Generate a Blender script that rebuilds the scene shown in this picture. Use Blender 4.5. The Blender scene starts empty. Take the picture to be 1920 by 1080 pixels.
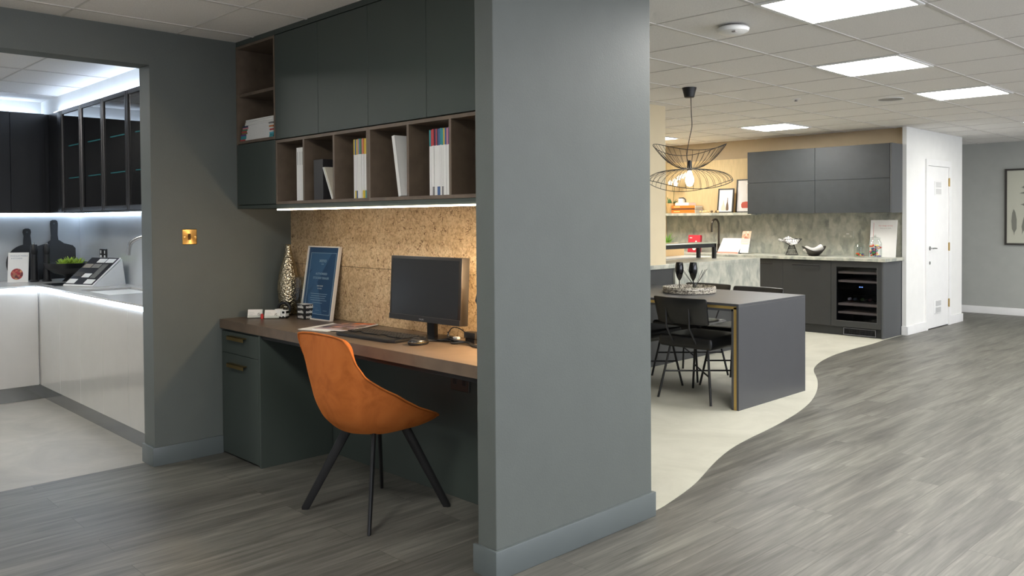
import bpy, bmesh, math, random
from mathutils import Vector, Matrix
R = math.radians
random.seed(7)
SC = bpy.context.scene
COL = SC.collection

# ------------------------------------------------------------------ camera
def lookrot(yaw, pitch, roll):
    cy, sy = math.cos(yaw), math.sin(yaw)
    r = Vector((cy, -sy, 0)); f = Vector((sy, cy, 0)); u = Vector((0, 0, 1))
    f2 = f*math.cos(pitch) - u*math.sin(pitch); u2 = u*math.cos(pitch) + f*math.sin(pitch)
    r3 = r*math.cos(roll) + u2*math.sin(roll); u3 = u2*math.cos(roll) - r*math.sin(roll)
    return Matrix((r3, u3, -f2)).transposed()
cam = bpy.data.cameras.new('camera'); camo = bpy.data.objects.new('camera', cam); COL.objects.link(camo)
camo.matrix_world = Matrix.Translation((0, 0, 1.37)) @ lookrot(-0.80343, 0.01881, -0.00691).to_4x4()
cam.sensor_width = 36; cam.lens = 1578.38/1920*36
cam.shift_x = 0; cam.shift_y = -(540-439.0)/1920
cam.clip_start = 0.05; cam.clip_end = 100
SC.camera = camo

# ------------------------------------------------------------------ light and exposure
SC.view_settings.view_transform = 'Standard'
SC.view_settings.look = 'None'
SC.view_settings.gamma = 1
SC.view_settings.use_curve_mapping = False
SC.view_settings.exposure = 0.5
w = bpy.data.worlds.new('world'); SC.world = w; w.use_nodes = True
w.node_tree.nodes['Background'].inputs[0].default_value = (0.95, 0.97, 1.0, 1)
w.node_tree.nodes['Background'].inputs[1].default_value = 0.35
PANEL = 30.0        # ceiling panels
LED_COOL = 10.0     # left kitchen strips
def area(name, loc, rot, sx, sy, power, col):
    l = bpy.data.lights.new(name, 'AREA'); l.shape = 'RECTANGLE'; l.size = sx; l.size_y = sy
    l.energy = power; l.color = col
    o = bpy.data.objects.new(name, l); COL.objects.link(o); o.location = loc; o.rotation_euler = rot
    return o
# daylight through the shop front, to the right of and behind the camera
area('daylight_side', (4.65, 6.0, 1.15), (0, R(90), 0), 1.9, 12.0, 275, (0.84, 0.88, 1.0))
area('daylight_front', (0.5, -3.7, 1.2), (R(90), 0, 0), 7.0, 2.2, 22, (0.84, 0.9, 1.0))

# ------------------------------------------------------------------ materials
def s2l(c):
    return tuple(((v/255)/12.92 if v/255 <= .04045 else ((v/255+.055)/1.055)**2.4) for v in c)
MATS = {}
def nodes(name):
    m = bpy.data.materials.new(name); m.use_nodes = True
    nt = m.node_tree; b = nt.nodes['Principled BSDF']
    return m, nt, b
def mat(name, rgb, rough=.5, metal=0, var=0.0, scale=8, bump=0, bscale=60, spec=.5, sheen=0, coat=0, stretch=None):
    if name in MATS: return MATS[name]
    m, nt, b = nodes(name); c = s2l(rgb)
    b.inputs['Base Color'].default_value = (*c, 1); b.inputs['Roughness'].default_value = rough
    b.inputs['Metallic'].default_value = metal; b.inputs['Specular IOR Level'].default_value = spec
    if sheen: b.inputs['Sheen Weight'].default_value = sheen
    if coat: b.inputs['Coat Weight'].default_value = coat; b.inputs['Coat Roughness'].default_value = .06
    tc = nt.nodes.new('ShaderNodeTexCoord'); mp = nt.nodes.new('ShaderNodeMapping')
    nt.links.new(tc.outputs['Object'], mp.inputs[0])
    if stretch: mp.inputs['Scale'].default_value = stretch
    n = nt.nodes.new('ShaderNodeTexNoise'); n.inputs['Scale'].default_value = scale; n.inputs['Detail'].default_value = 4
    nt.links.new(mp.outputs[0], n.inputs['Vector'])
    v = var if var else .02
    cr = nt.nodes.new('ShaderNodeValToRGB')
    cr.color_ramp.elements[0].position = .3; cr.color_ramp.elements[1].position = .7
    cr.color_ramp.elements[0].color = (*[x*(1-v) for x in c], 1); cr.color_ramp.elements[1].color = (*[min(1, x*(1+v)) for x in c], 1)
    nt.links.new(n.outputs['Fac'], cr.inputs[0]); nt.links.new(cr.outputs[0], b.inputs['Base Color'])
    if bump:
        n2 = nt.nodes.new('ShaderNodeTexNoise'); n2.inputs['Scale'].default_value = bscale; n2.inputs['Detail'].default_value = 3
        nt.links.new(mp.outputs[0], n2.inputs['Vector'])
        bp = nt.nodes.new('ShaderNodeBump'); bp.inputs['Strength'].default_value = bump; bp.inputs['Distance'].default_value = .004
        nt.links.new(n2.outputs['Fac'], bp.inputs['Height']); nt.links.new(bp.outputs[0], b.inputs['Normal'])
    MATS[name] = m
    return m
def emit(name, rgb, strength):
    if name in MATS: return MATS[name]
    m, nt, b = nodes(name); c = s2l(rgb)
    b.inputs['Base Color'].default_value = (.8, .8, .8, 1)
    b.inputs['Emission Color'].default_value = (*c, 1); b.inputs['Emission Strength'].default_value = strength
    MATS[name] = m; return m
def glass(name, tint=(255, 255, 255), ior=1.45, rough=.02, boost=1.0):
    if name in MATS: return MATS[name]
    m, nt, b = nodes(name); nt.nodes.remove(b)
    out = [n for n in nt.nodes if n.type == 'OUTPUT_MATERIAL'][0]
    t = nt.nodes.new('ShaderNodeBsdfTransparent'); t.inputs[0].default_value = (*s2l(tint), 1)
    g = nt.nodes.new('ShaderNodeBsdfGlossy'); g.inputs['Roughness'].default_value = rough
    f = nt.nodes.new('ShaderNodeFresnel'); f.inputs[0].default_value = ior
    mul = nt.nodes.new('ShaderNodeMath'); mul.operation = 'MULTIPLY'; mul.inputs[1].default_value = boost; mul.use_clamp = True
    mx = nt.nodes.new('ShaderNodeMixShader')
    geo = nt.nodes.new('ShaderNodeNewGeometry'); inv = nt.nodes.new('ShaderNodeMath'); inv.operation = 'SUBTRACT'; inv.inputs[0].default_value = 1
    fr = nt.nodes.new('ShaderNodeMath'); fr.operation = 'MULTIPLY'
    nt.links.new(geo.outputs['Backfacing'], inv.inputs[1]); nt.links.new(inv.outputs[0], fr.inputs[0]); nt.links.new(f.outputs[0], fr.inputs[1])
    nt.links.new(fr.outputs[0], mul.inputs[0]); nt.links.new(mul.outputs[0], mx.inputs[0])
    nt.links.new(t.outputs[0], mx.inputs[1]); nt.links.new(g.outputs[0], mx.inputs[2]); nt.links.new(mx.outputs[0], out.inputs[0])
    MATS[name] = m; return m
def ramp(nt, fac, stops):
    cr = nt.nodes.new('ShaderNodeValToRGB'); e = cr.color_ramp.elements
    while len(e) < len(stops): e.new(.5)
    for k, (p, c) in enumerate(stops): e[k].position = p; e[k].color = (*s2l(c), 1)
    nt.links.new(fac, cr.inputs[0]); return cr.outputs[0]
def noise(nt, vec, scale, detail=4, dist=0, rough=.5):
    n = nt.nodes.new('ShaderNodeTexNoise'); n.inputs['Scale'].default_value = scale; n.inputs['Detail'].default_value = detail
    n.inputs['Distortion'].default_value = dist; n.inputs['Roughness'].default_value = rough
    nt.links.new(vec, n.inputs['Vector']); return n.outputs['Fac']
def mapping(nt, scale=(1, 1, 1), rot=(0, 0, 0), loc=(0, 0, 0)):
    tc = nt.nodes.new('ShaderNodeTexCoord'); mp = nt.nodes.new('ShaderNodeMapping')
    mp.inputs['Scale'].default_value = scale; mp.inputs['Rotation'].default_value = rot; mp.inputs['Location'].default_value = loc
    nt.links.new(tc.outputs['Object'], mp.inputs[0]); return mp.outputs[0]
def mixc(nt, fac, a, b, mode='MIX'):
    mx = nt.nodes.new('ShaderNodeMix'); mx.data_type = 'RGBA'; mx.blend_type = mode
    for sock, v in ((mx.inputs[0], fac), (mx.inputs[6], a), (mx.inputs[7], b)):
        if hasattr(v, 'links') or hasattr(v, 'is_linked'): nt.links.new(v, sock)
        elif isinstance(v, (int, float)): sock.default_value = v
        else: sock.default_value = (*s2l(v), 1)
    return mx.outputs[2]

def m_wood_floor():
    m, nt, b = nodes('grey wood plank floor')
    br = nt.nodes.new('ShaderNodeTexBrick')
    v = mapping(nt, rot=(0, 0, R(90)))
    nt.links.new(v, br.inputs['Vector'])
    br.inputs['Scale'].default_value = 1; br.inputs['Brick Width'].default_value = 1.25; br.inputs['Row Height'].default_value = .19
    br.inputs['Mortar Size'].default_value = .0012; br.inputs['Mortar Smooth'].default_value = .3; br.offset = .37
    br.inputs['Color1'].default_value = (0, 0, 0, 1); br.inputs['Color2'].default_value = (1, 1, 1, 1); br.inputs['Mortar'].default_value = (.5, .5, .5, 1)
    # grain, shifted from plank to plank
    tc = nt.nodes.new('ShaderNodeTexCoord')
    sh = nt.nodes.new('ShaderNodeVectorMath'); sh.operation = 'MULTIPLY_ADD'
    nt.links.new(br.outputs['Color'], sh.inputs[0]); sh.inputs[1].default_value = (.35, .6, 0); nt.links.new(tc.outputs['Object'], sh.inputs[2])
    mp = nt.nodes.new('ShaderNodeMapping'); mp.inputs['Scale'].default_value = (7.5, .8, 7); nt.links.new(sh.outputs[0], mp.inputs[0])
    n1 = noise(nt, mp.outputs[0], 1.6, 6, .6, .62)
    mp2 = nt.nodes.new('ShaderNodeMapping'); mp2.inputs['Scale'].default_value = (70, 2.2, 70); nt.links.new(sh.outputs[0], mp2.inputs[0])
    n2 = noise(nt, mp2.outputs[0], 1.5, 3, .2)
    base = ramp(nt, n1, [(.26, (74, 72, 66)), (.44, (102, 100, 93)), (.6, (121, 119, 111)), (.78, (142, 140, 131))])
    fine = ramp(nt, n2, [(.3, (205, 205, 205)), (.7, (255, 255, 255))])
    c = mixc(nt, 1.0, base, fine, 'MULTIPLY')
    tone = ramp(nt, br.outputs['Color'], [(0, (236, 236, 236)), (1, (255, 255, 255))])
    c = mixc(nt, 1.0, c, tone, 'MULTIPLY')
    c = mixc(nt, br.outputs['Fac'], c, (62, 58, 54))
    nt.links.new(c, b.inputs['Base Color']); b.inputs['Roughness'].default_value = .42; b.inputs['Specular IOR Level'].default_value = .42
    bp = nt.nodes.new('ShaderNodeBump'); bp.inputs['Strength'].default_value = .12; bp.inputs['Distance'].default_value = .002
    nt.links.new(n2, bp.inputs['Height']); nt.links.new(bp.outputs[0], b.inputs['Normal'])
    return m
def m_tile(name, c1, c2):
    m, nt, b = nodes(name)
    v = mapping(nt)
    n = noise(nt, v, 2.2, 8, .8, .65)
    c = ramp(nt, n, [(.3, c1), (.7, c2)])
    nt.links.new(c, b.inputs['Base Color']); b.inputs['Roughness'].default_value = .45
    return m
def m_ceiling():
    m, nt, b = nodes('white mineral ceiling tile')
    v = mapping(nt)
    n = noise(nt, v, 130, 2)
    c = ramp(nt, n, [(.35, (226, 223, 218)), (.6, (234, 231, 226))])
    nt.links.new(c, b.inputs['Base Color']); b.inputs['Roughness'].default_value = .9
    bp = nt.nodes.new('ShaderNodeBump'); bp.inputs['Strength'].default_value = .25; bp.inputs['Distance'].default_value = .002
    nt.links.new(n, bp.inputs['Height']); nt.links.new(bp.outputs[0], b.inputs['Normal'])
    return m
def m_stone():
    m, nt, b = nodes('mottled grey green stone')
    v = mapping(nt, scale=(1, 1, .62))
    vo = nt.nodes.new('ShaderNodeTexVoronoi'); vo.inputs['Scale'].default_value = 17; vo.feature = 'SMOOTH_F1'; vo.inputs['Smoothness'].default_value = .6
    dv = nt.nodes.new('ShaderNodeTexNoise'); dv.inputs['Scale'].default_value = 9; nt.links.new(v, dv.inputs['Vector'])
    ad = nt.nodes.new('ShaderNodeVectorMath'); ad.operation = 'MULTIPLY_ADD'; nt.links.new(dv.outputs['Color'], ad.inputs[0]); ad.inputs[1].default_value = (.09, .09, .09); nt.links.new(v, ad.inputs[2])
    nt.links.new(ad.outputs[0], vo.inputs['Vector'])
    sep = nt.nodes.new('ShaderNodeSeparateColor'); nt.links.new(vo.outputs['Color'], sep.inputs[0])
    a = ramp(nt, sep.outputs[0], [(0, (112, 118, 114)), (.22, (150, 152, 141)), (.6, (176, 176, 162)), (1, (200, 198, 184))])
    n = noise(nt, v, 14, 6, .5, .7)
    bb = ramp(nt, n, [(.3, (122, 127, 121)), (.5, (172, 173, 160)), (.72, (206, 204, 190))])
    c = mixc(nt, .42, a, bb)
    nt.links.new(c, b.inputs['Base Color']); b.inputs['Roughness'].default_value = .4
    return m
def m_cork():
    m, nt, b = nodes('golden cork')
    v = mapping(nt)
    dn = nt.nodes.new('ShaderNodeTexNoise'); dn.inputs['Scale'].default_value = 22; dn.inputs['Detail'].default_value = 3; nt.links.new(v, dn.inputs['Vector'])
    ad = nt.nodes.new('ShaderNodeVectorMath'); ad.operation = 'MULTIPLY_ADD'; nt.links.new(dn.outputs['Color'], ad.inputs[0]); ad.inputs[1].default_value = (.06, .06, .06); nt.links.new(v, ad.inputs[2])
    vo = nt.nodes.new('ShaderNodeTexVoronoi'); vo.feature = 'DISTANCE_TO_EDGE'; vo.inputs['Scale'].default_value = 34; nt.links.new(ad.outputs[0], vo.inputs['Vector'])
    line = nt.nodes.new('ShaderNodeMath'); line.operation = 'LESS_THAN'; line.inputs[1].default_value = .034; nt.links.new(vo.outputs[0], line.inputs[0])
    mk = noise(nt, v, 34, 3); msk = nt.nodes.new('ShaderNodeMath'); msk.operation = 'GREATER_THAN'; msk.inputs[1].default_value = .53; nt.links.new(mk, msk.inputs[0])
    both = nt.nodes.new('ShaderNodeMath'); both.operation = 'MULTIPLY'; nt.links.new(line.outputs[0], both.inputs[0]); nt.links.new(msk.outputs[0], both.inputs[1])
    n = noise(nt, v, 7, 6, .4, .7)
    base = ramp(nt, n, [(.3, (190, 160, 120)), (.52, (208, 180, 142)), (.75, (220, 197, 160))])
    n2 = noise(nt, v, 90, 2)
    f2 = ramp(nt, n2, [(.35, (215, 210, 200)), (.6, (255, 255, 255))])
    base = mixc(nt, 1.0, base, f2, 'MULTIPLY')
    c = mixc(nt, both.outputs[0], base, (118, 88, 56))
    br = nt.nodes.new('ShaderNodeTexBrick'); v2 = mapping(nt, rot=(R(-90), 0, 0), loc=(.862+3.0, 0, 0))
    nt.links.new(v2, br.inputs['Vector'])
    nt.links.new(c, b.inputs['Base Color']); nt.nodes.remove(br)
    b.inputs['Roughness'].default_value = .6
    bp = nt.nodes.new('ShaderNodeBump'); bp.inputs['Strength'].default_value = .4; bp.inputs['Distance'].default_value = .003; bp.invert = True
    nt.links.new(both.outputs[0], bp.inputs['Height']); nt.links.new(bp.outputs[0], b.inputs['Normal'])
    return m
def m_velvet():
    m, nt, b = nodes('burnt orange velvet')
    v = mapping(nt)
    n = noise(nt, v, 6, 5, 1.0, .6)
    c = ramp(nt, n, [(.28, (156, 84, 34)), (.5, (182, 102, 46)), (.75, (192, 112, 54))])
    nt.links.new(c, b.inputs['Base Color']); b.inputs['Roughness'].default_value = .75
    b.inputs['Sheen Weight'].default_value = .4; b.inputs['Sheen Roughness'].default_value = .35; b.inputs['Sheen Tint'].default_value = (*s2l((255, 150, 60)), 1)
    b.inputs['Specular IOR Level'].default_value = .2
    return m
def m_hammered():
    m, nt, b = nodes('hammered silver gold metal')
    b.inputs['Base Color'].default_value = (*s2l((205, 192, 165)), 1); b.inputs['Metallic'].default_value = 1; b.inputs['Roughness'].default_value = .22
    v = mapping(nt)
    vo = nt.nodes.new('ShaderNodeTexVoronoi'); vo.inputs['Scale'].default_value = 95; nt.links.new(v, vo.inputs['Vector'])
    bp = nt.nodes.new('ShaderNodeBump'); bp.inputs['Strength'].default_value = .9; bp.inputs['Distance'].default_value = .005
    nt.links.new(vo.outputs[0], bp.inputs['Height']); nt.links.new(bp.outputs[0], b.inputs['Normal'])
    return m
def m_tray():
    m, nt, b = nodes('speckled bead weave')
    v = mapping(nt)
    vo = nt.nodes.new('ShaderNodeTexVoronoi'); vo.inputs['Scale'].default_value = 120; nt.links.new(v, vo.inputs['Vector'])
    sep = nt.nodes.new('ShaderNodeSeparateColor'); nt.links.new(vo.outputs['Color'], sep.inputs[0])
    c = ramp(nt, sep.outputs[0], [(.2, (84, 78, 70)), (.36, (160, 152, 138)), (1, (198, 193, 180))])
    nt.links.new(c, b.inputs['Base Color']); b.inputs['Roughness'].default_value = .4
    return m
def m_blotch(name, cols, scale=18):
    m, nt, b = nodes(name)
    v = mapping(nt)
    vo = nt.nodes.new('ShaderNodeTexVoronoi'); vo.inputs['Scale'].default_value = scale; nt.links.new(v, vo.inputs['Vector'])
    sep = nt.nodes.new('ShaderNodeSeparateColor'); nt.links.new(vo.outputs['Color'], sep.inputs[0])
    c = ramp(nt, sep.outputs[0], [((k+.5)/len(cols), col) for k, col in enumerate(cols)])
    nt.links.new(c, b.inputs['Base Color']); b.inputs['Roughness'].default_value = .3
    return m
def m_spun():
    m, nt, b = nodes('spun brass')
    b.inputs['Base Color'].default_value = (*s2l((196, 158, 96)), 1); b.inputs['Metallic'].default_value = 1; b.inputs['Roughness'].default_value = .3
    b.inputs['Anisotropic'].default_value = .9
    t = nt.nodes.new('ShaderNodeTangent'); t.direction_type = 'RADIAL'; t.axis = 'X'
    nt.links.new(t.outputs[0], b.inputs['Tangent'])
    return m
WOODF = m_wood_floor()
TILE_R = m_tile('pale kitchen floor tile', (176, 174, 160), (196, 194, 180))
TILE_L = m_tile('warm grey kitchen floor tile', (140, 136, 127), (166, 161, 150))
CEIL = m_ceiling()
GRID = mat('ceiling grid', (206, 202, 196), .6)
PAINT = mat('grey green wall paint', (92, 97, 93), .55, var=.03, bump=.15, bscale=160)
PAINT_SK = mat('grey green gloss paint', (94, 101, 101), .32, var=.02)
WHITE = mat('white wall paint', (228, 228, 224), .6, bump=.08, bscale=200)
WHITE_GL = mat('white gloss paint', (232, 232, 230), .3)
GREY_W = mat('pale grey wall paint', (164, 166, 160), .7, var=.03, bump=.08, bscale=200)
TAN = mat('tan wall paint', (176, 158, 130), .7, var=.03)
BEIGE = mat('beige wall paint', (206, 192, 160), .7, var=.02)
OAK = mat('pale oak panel', (206, 182, 136), .5, var=.1, scale=9, stretch=(9, 9, .7))
STONE = m_stone()
CORK = m_cork()
GREEN = mat('dark green matt lacquer', (62, 70, 65), .5, var=.02)
BROWN = mat('brown concrete laminate', (104, 90, 76), .5, var=.16, scale=14)
BROWN_TOP = mat('brown concrete worktop', (104, 88, 73), .38, var=.14, scale=12)
BLACK = mat('satin black', (22, 22, 23), .4)
BLACKM = mat('matt black metal', (30, 30, 31), .45, spec=.4)
BLACKG = mat('gloss black', (10, 10, 11), .12)
BRASS = mat('brushed brass', (158, 134, 84), .38, metal=1, var=.06, scale=30)
CHROME = mat('brushed chrome', (190, 190, 190), .25, metal=1)
VELVET = m_velvet()
WHITEP = mat('white paper', (225, 224, 220), .6)
CREAMP = mat('cream paper', (208, 200, 184), .6)
GREIGE = mat('gloss pale greige lacquer', (186, 182, 175), .12, coat=1)
WT_L = mat('pale grey worktop', (188, 186, 182), .2)
SPLASH = mat('gloss grey backsplash', (186, 190, 192), .12, coat=.6)
DKLAC = mat('black blue lacquer', (20, 21, 24), .35)
DKFRAME = mat('dark bronze metal frame', (78, 76, 76), .32, metal=.8)
SMOKE = glass('smoked glass', (150, 150, 156), 1.7, .015, 1.5)
CLEAR = glass('clear glass', (246, 248, 247), 1.5, .01)
CLEARD = glass('smoky clear glass', (205, 203, 196), 1.5, .01)
CHAR = mat('charcoal metallic laminate', (50, 54, 56), .5, var=.1, scale=10)
ANTH = mat('anthracite laminate', (50, 51, 51), .5, var=.03)
GRAPH = mat('graphite table laminate', (65, 66, 69), .38, var=.03)
GOLD = mat('gold edge trim', (196, 166, 100), .35, metal=.7)
LEATHER = mat('black leather', (18, 18, 19), .34, bump=.1, bscale=120)
GUN = mat('gunmetal', (74, 68, 60), .3, metal=.9)

# ------------------------------------------------------------------ mesh helpers
class B:
    def __init__(s): s.bm = bmesh.new(); s.mi = 0; s.ms = []
    def m(s, material):
        if material not in s.ms: s.ms.append(material)
        s.mi = s.ms.index(material); return s
    def _f(s, faces):
        for f in faces: f.material_index = s.mi
    def box(s, x0, x1, y0, y1, z0, z1, bev=0, M=None, seg=2):
        x0, x1 = min(x0, x1), max(x0, x1); y0, y1 = min(y0, y1), max(y0, y1); z0, z1 = min(z0, z1), max(z0, z1)
        t = bmesh.new(); bmesh.ops.create_cube(t, size=1)
        bmesh.ops.transform(t, matrix=Matrix.Translation(((x0+x1)/2, (y0+y1)/2, (z0+z1)/2)) @ Matrix.Diagonal((x1-x0, y1-y0, z1-z0, 1)), verts=t.verts)
        if bev: bmesh.ops.bevel(t, geom=t.edges[:], offset=min(bev, .49*min(x1-x0, y1-y0, z1-z0)), segments=seg if bev >= .004 else 1, profile=.6, affect='EDGES')
        return s.merge(t, M)
    def merge(s, t, M=None):
        if M is not None: bmesh.ops.transform(t, matrix=M, verts=t.verts)
        mp = {v: s.bm.verts.new(v.co) for v in t.verts}
        for f in t.faces:
            try: g = s.bm.faces.new([mp[v] for v in f.verts]); g.material_index = s.mi
            except ValueError: pass
        t.free(); return s
    def rect(s, x0, x1, ya, yb, z0, z1, w, bev=0, M=None, axes='xz'):
        """picture-frame ring without overlapping corners; w = member width"""
        if axes == 'xz': q = [(x0, x0+w, z0, z1), (x1-w, x1, z0, z1), (x0+w, x1-w, z0, z0+w), (x0+w, x1-w, z1-w, z1)]; [s.box(a, b, ya, yb, c, d, bev, M) for a, b, c, d in q]
        return s
    def cyl(s, p0, p1, r0, r1=None, n=16, cap=True):
        r1 = r0 if r1 is None else r1
        return s.tube([p0, p1], [r0, r1], n, cap)
    def tube(s, pts, r, n=10, cap=True, closed=False, sx=1, up=None):
        pts = [Vector(p) for p in pts]; N = len(pts); n = max(n, 14) if n > 6 else n
        rs = r if isinstance(r, (list, tuple)) else [r]*N
        t = bmesh.new(); rings = []; prev = None
        for k, p in enumerate(pts):
            if closed: d = pts[(k+1) % N]-pts[k-1]
            else: d = pts[min(k+1, N-1)]-pts[max(k-1, 0)]
            d.normalize()
            if prev is None:
                a = Vector(up) if up else (Vector((0, 0, 1)) if abs(d.z) < .9 else Vector((1, 0, 0)))
                a = (a-d*a.dot(d)).normalized()
            else: a = (prev-d*prev.dot(d)).normalized()
            prev = a; b = d.cross(a)
            rings.append([t.verts.new(p+a*math.cos(2*math.pi*j/n)*rs[k]+b*math.sin(2*math.pi*j/n)*rs[k]*sx) for j in range(n)])
        for k in range(N if closed else N-1):
            A, C = rings[k], rings[(k+1) % N]
            for j in range(n): t.faces.new((A[j], A[(j+1) % n], C[(j+1) % n], C[j]))
        if cap and not closed: t.faces.new(rings[0][::-1]); t.faces.new(rings[-1])
        bmesh.ops.recalc_face_normals(t, faces=t.faces)
        return s.merge(t)
    def lathe(s, prof, c=(0, 0, 0), n=32, M=None, fn=None):
        t = bmesh.new(); rings = []
        for (r, z) in prof:
            if r < 1e-5: rings.append([t.verts.new((c[0], c[1], c[2]+z))])
            else: rings.append([t.verts.new((c[0]+r*math.cos(2*math.pi*j/n), c[1]+r*math.sin(2*math.pi*j/n), c[2]+z+(fn(r, 2*math.pi*j/n) if fn else 0))) for j in range(n)])
        for A, C in zip(rings, rings[1:]):
            for j in range(n):
                k = (j+1) % n
                if len(A) == 1 and len(C) == 1: continue
                if len(A) == 1: t.faces.new((A[0], C[k], C[j]))
                elif len(C) == 1: t.faces.new((A[j], A[k], C[0]))
                else: t.faces.new((A[j], A[k], C[k], C[j]))
        bmesh.ops.recalc_face_normals(t, faces=t.faces)
        return s.merge(t, M)
    def prism(s, poly, z0, z1, M=None, bev=0):
        t = bmesh.new()
        a = [t.verts.new((x, y, z0)) for x, y in poly]; b = [t.verts.new((x, y, z1)) for x, y in poly]
        n = len(poly)
        t.faces.new(a[::-1]); t.faces.new(b)
        for j in range(n): t.faces.new((a[j], a[(j+1) % n], b[(j+1) % n], b[j]))
        bmesh.ops.recalc_face_normals(t, faces=t.faces)
        if bev: bmesh.ops.bevel(t, geom=[e for e in t.edges], offset=bev, segments=2, profile=.6, affect='EDGES')
        return s.merge(t, M)
    def sph(s, c, r, n=16, sc=(1, 1, 1), M=None):
        t = bmesh.new(); bmesh.ops.create_uvsphere(t, u_segments=n, v_segments=max(6, n//2), radius=r)
        bmesh.ops.transform(t, matrix=(M or Matrix.Identity(4)) @ Matrix.Translation(c) @ Matrix.Diagonal((*sc, 1)), verts=t.verts)
        return s.merge(t)
def wmat(o):
    M = o.matrix_basis.copy(); p = o.parent
    while p: M = p.matrix_basis @ M; p = p.parent
    return M
def build(name, b, material=None, parent=None, smooth=True, world=True, sub=0, solid=0):
    me = bpy.data.meshes.new(name)
    bmesh.ops.remove_doubles(b.bm, verts=b.bm.verts, dist=1e-6) if sub else None
    b.bm.to_mesh(me); b.bm.free()
    for mm in (b.ms if b.ms else [material]): me.materials.append(mm)
    o = bpy.data.objects.new(name, me); COL.objects.link(o)
    if smooth:
        me.shade_smooth(); me.set_sharp_from_angle(angle=R(29))
    if parent is not None:
        if world: me.transform(wmat(parent).inverted())
        o.parent = parent
    elif me.vertices:
        xs = [v.co.x for v in me.vertices]; ys = [v.co.y for v in me.vertices]; zs = [v.co.z for v in me.vertices]
        c = Vector(((min(xs)+max(xs))/2, (min(ys)+max(ys))/2, min(zs)))
        me.transform(Matrix.Translation(-c)); o.location = c
    if solid:
        md = o.modifiers.new('thickness', 'SOLIDIFY'); md.thickness = solid; md.offset = 0
    if sub:
        md = o.modifiers.new('smooth', 'SUBSURF'); md.levels = sub; md.render_levels = sub
    return o
def tag(o, label, cat, group=None, kind=None):
    o['label'] = label; o['category'] = cat
    if group: o['group'] = group
    if kind: o['kind'] = kind
    return o
def thing(name, label, cat, loc, rz=0, group=None):
    o = bpy.data.objects.new(name, None); COL.objects.link(o); o.empty_display_size = .05
    o.location = loc; o.rotation_euler = (0, 0, rz)
    return tag(o, label, cat, group)
def struct(name, b, material=None, parent=None, smooth=False):
    o = build(name, b, material, parent, smooth)
    o['kind'] = 'structure'; return o
def box(name, x0, x1, y0, y1, z0, z1, material, parent=None, bev=.0015, label=None):
    o = build(name, B().box(x0, x1, y0, y1, z0, z1, bev), material, parent)
    if label: o['label'] = label
    return o
def copy_tree(o, parent=None):
    c = o.copy(); COL.objects.link(c); c.parent = parent
    for ch in list(o.children):
        copy_tree(ch, c)
    return c
def text(name, s, size, M, material, parent, ext=.0003, align='CENTER', bold=0):
    cu = bpy.data.curves.new(name, 'FONT'); cu.body = s; cu.size = size; cu.extrude = ext; cu.align_x = align; cu.align_y = 'CENTER'; cu.offset = bold
    t = bpy.data.objects.new(name, cu); COL.objects.link(t)
    bpy.context.view_layer.update()
    me = bpy.data.meshes.new_from_object(t); COL.objects.unlink(t); bpy.data.objects.remove(t)
    me.materials.clear(); me.materials.append(material); me.transform(M)
    if parent: me.transform(wmat(parent).inverted())
    o = bpy.data.objects.new(name, me); COL.objects.link(o); o.parent = parent
    return o
def frameM(o, xa, ya):
    """matrix whose local x, y, z run along xa, ya and their cross, at o"""
    x = Vector(xa).normalized(); z = x.cross(Vector(ya)).normalized(); y = z.cross(x)
    M = Matrix((x, y, z)).transposed().to_4x4(); return Matrix.Translation(o) @ M
ORD = ['first', 'second', 'third', 'fourth', 'fifth', 'sixth', 'seventh', 'eighth', 'ninth', 'tenth', 'eleventh', 'twelfth', 'thirteenth', 'fourteenth', 'fifteenth', 'sixteenth']
# ------------------------------------------------------------------ setting
def cz(y): return 2.425-.0055*(y-2.3)
def tilt(b, base=0.0):
    for v in b.bm.verts: v.co.z += cz(v.co.y)+base
    return b
ALCX, ALCR = -4.753, -2.43
struct('floor', B().box(-4.865, 4.8, -4, 13, -.1, 0), WOODF)
curve = [(-3.821, 9.38), (-3.789, 9.008), (-3.793, 8.486), (-3.755, 7.97), (-3.685, 7.594), (-3.59, 7.274), (-3.49, 7.05), (-3.347, 6.82), (-3.212, 6.571), (-3.06, 6.24), (-2.931, 5.889), (-2.841, 5.544), (-2.785, 5.233), (-2.745, 4.95), (-2.72, 4.68), (-2.68, 4.404), (-2.63, 4.2), (-2.567, 3.998), (-2.5, 3.811), (-2.45, 3.667), (-2.411, 3.515), (-2.38, 3.363), (-2.352, 3.221), (-2.345, 3.0)]
def smooth_poly(p, it=2):
    for _ in range(it):
        q = [p[0]]
        for a, c in zip(p, p[1:]): q += [(a[0]*.75+c[0]*.25, a[1]*.75+c[1]*.25), (a[0]*.25+c[0]*.75, a[1]*.25+c[1]*.75)]
        p = q+[p[-1]]
    return p
poly = smooth_poly(curve)+[(-7.15, 3.0), (-7.15, 9.98), (-3.83, 9.98)]
t = B(); t.prism(poly, 0, .0015); struct('floor', t, TILE_R)
struct('floor', B().box(-8.0, -4.865, -3, 2.6, -.1, .0005), TILE_L)
b = B().box(-4.9, 4.8, -4, 13, 0, .05); struct('ceiling', tilt(b), CEIL)
b = B()
for k in range(-12, 13):
    x = -2.165-.592*k
    if -4.75 < x < 4.7: b.box(x-.010, x+.010, -3.9, 12.86, -.004, 0)
    if x < -4.75 and x > -7.1: b.box(x-.010, x+.010, 3.15, 9.97, -.004, 0)
for k in range(-16, 14):
    y = 5.54+.597*k
    if y > 12.8 or y < -3.9: continue
    b.box(-7.1 if 3.2 < y < 9.9 else -4.75, 4.7, y-.0045, y+.0045, -.003, 0)
struct('ceiling', tilt(b), GRID)
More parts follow.
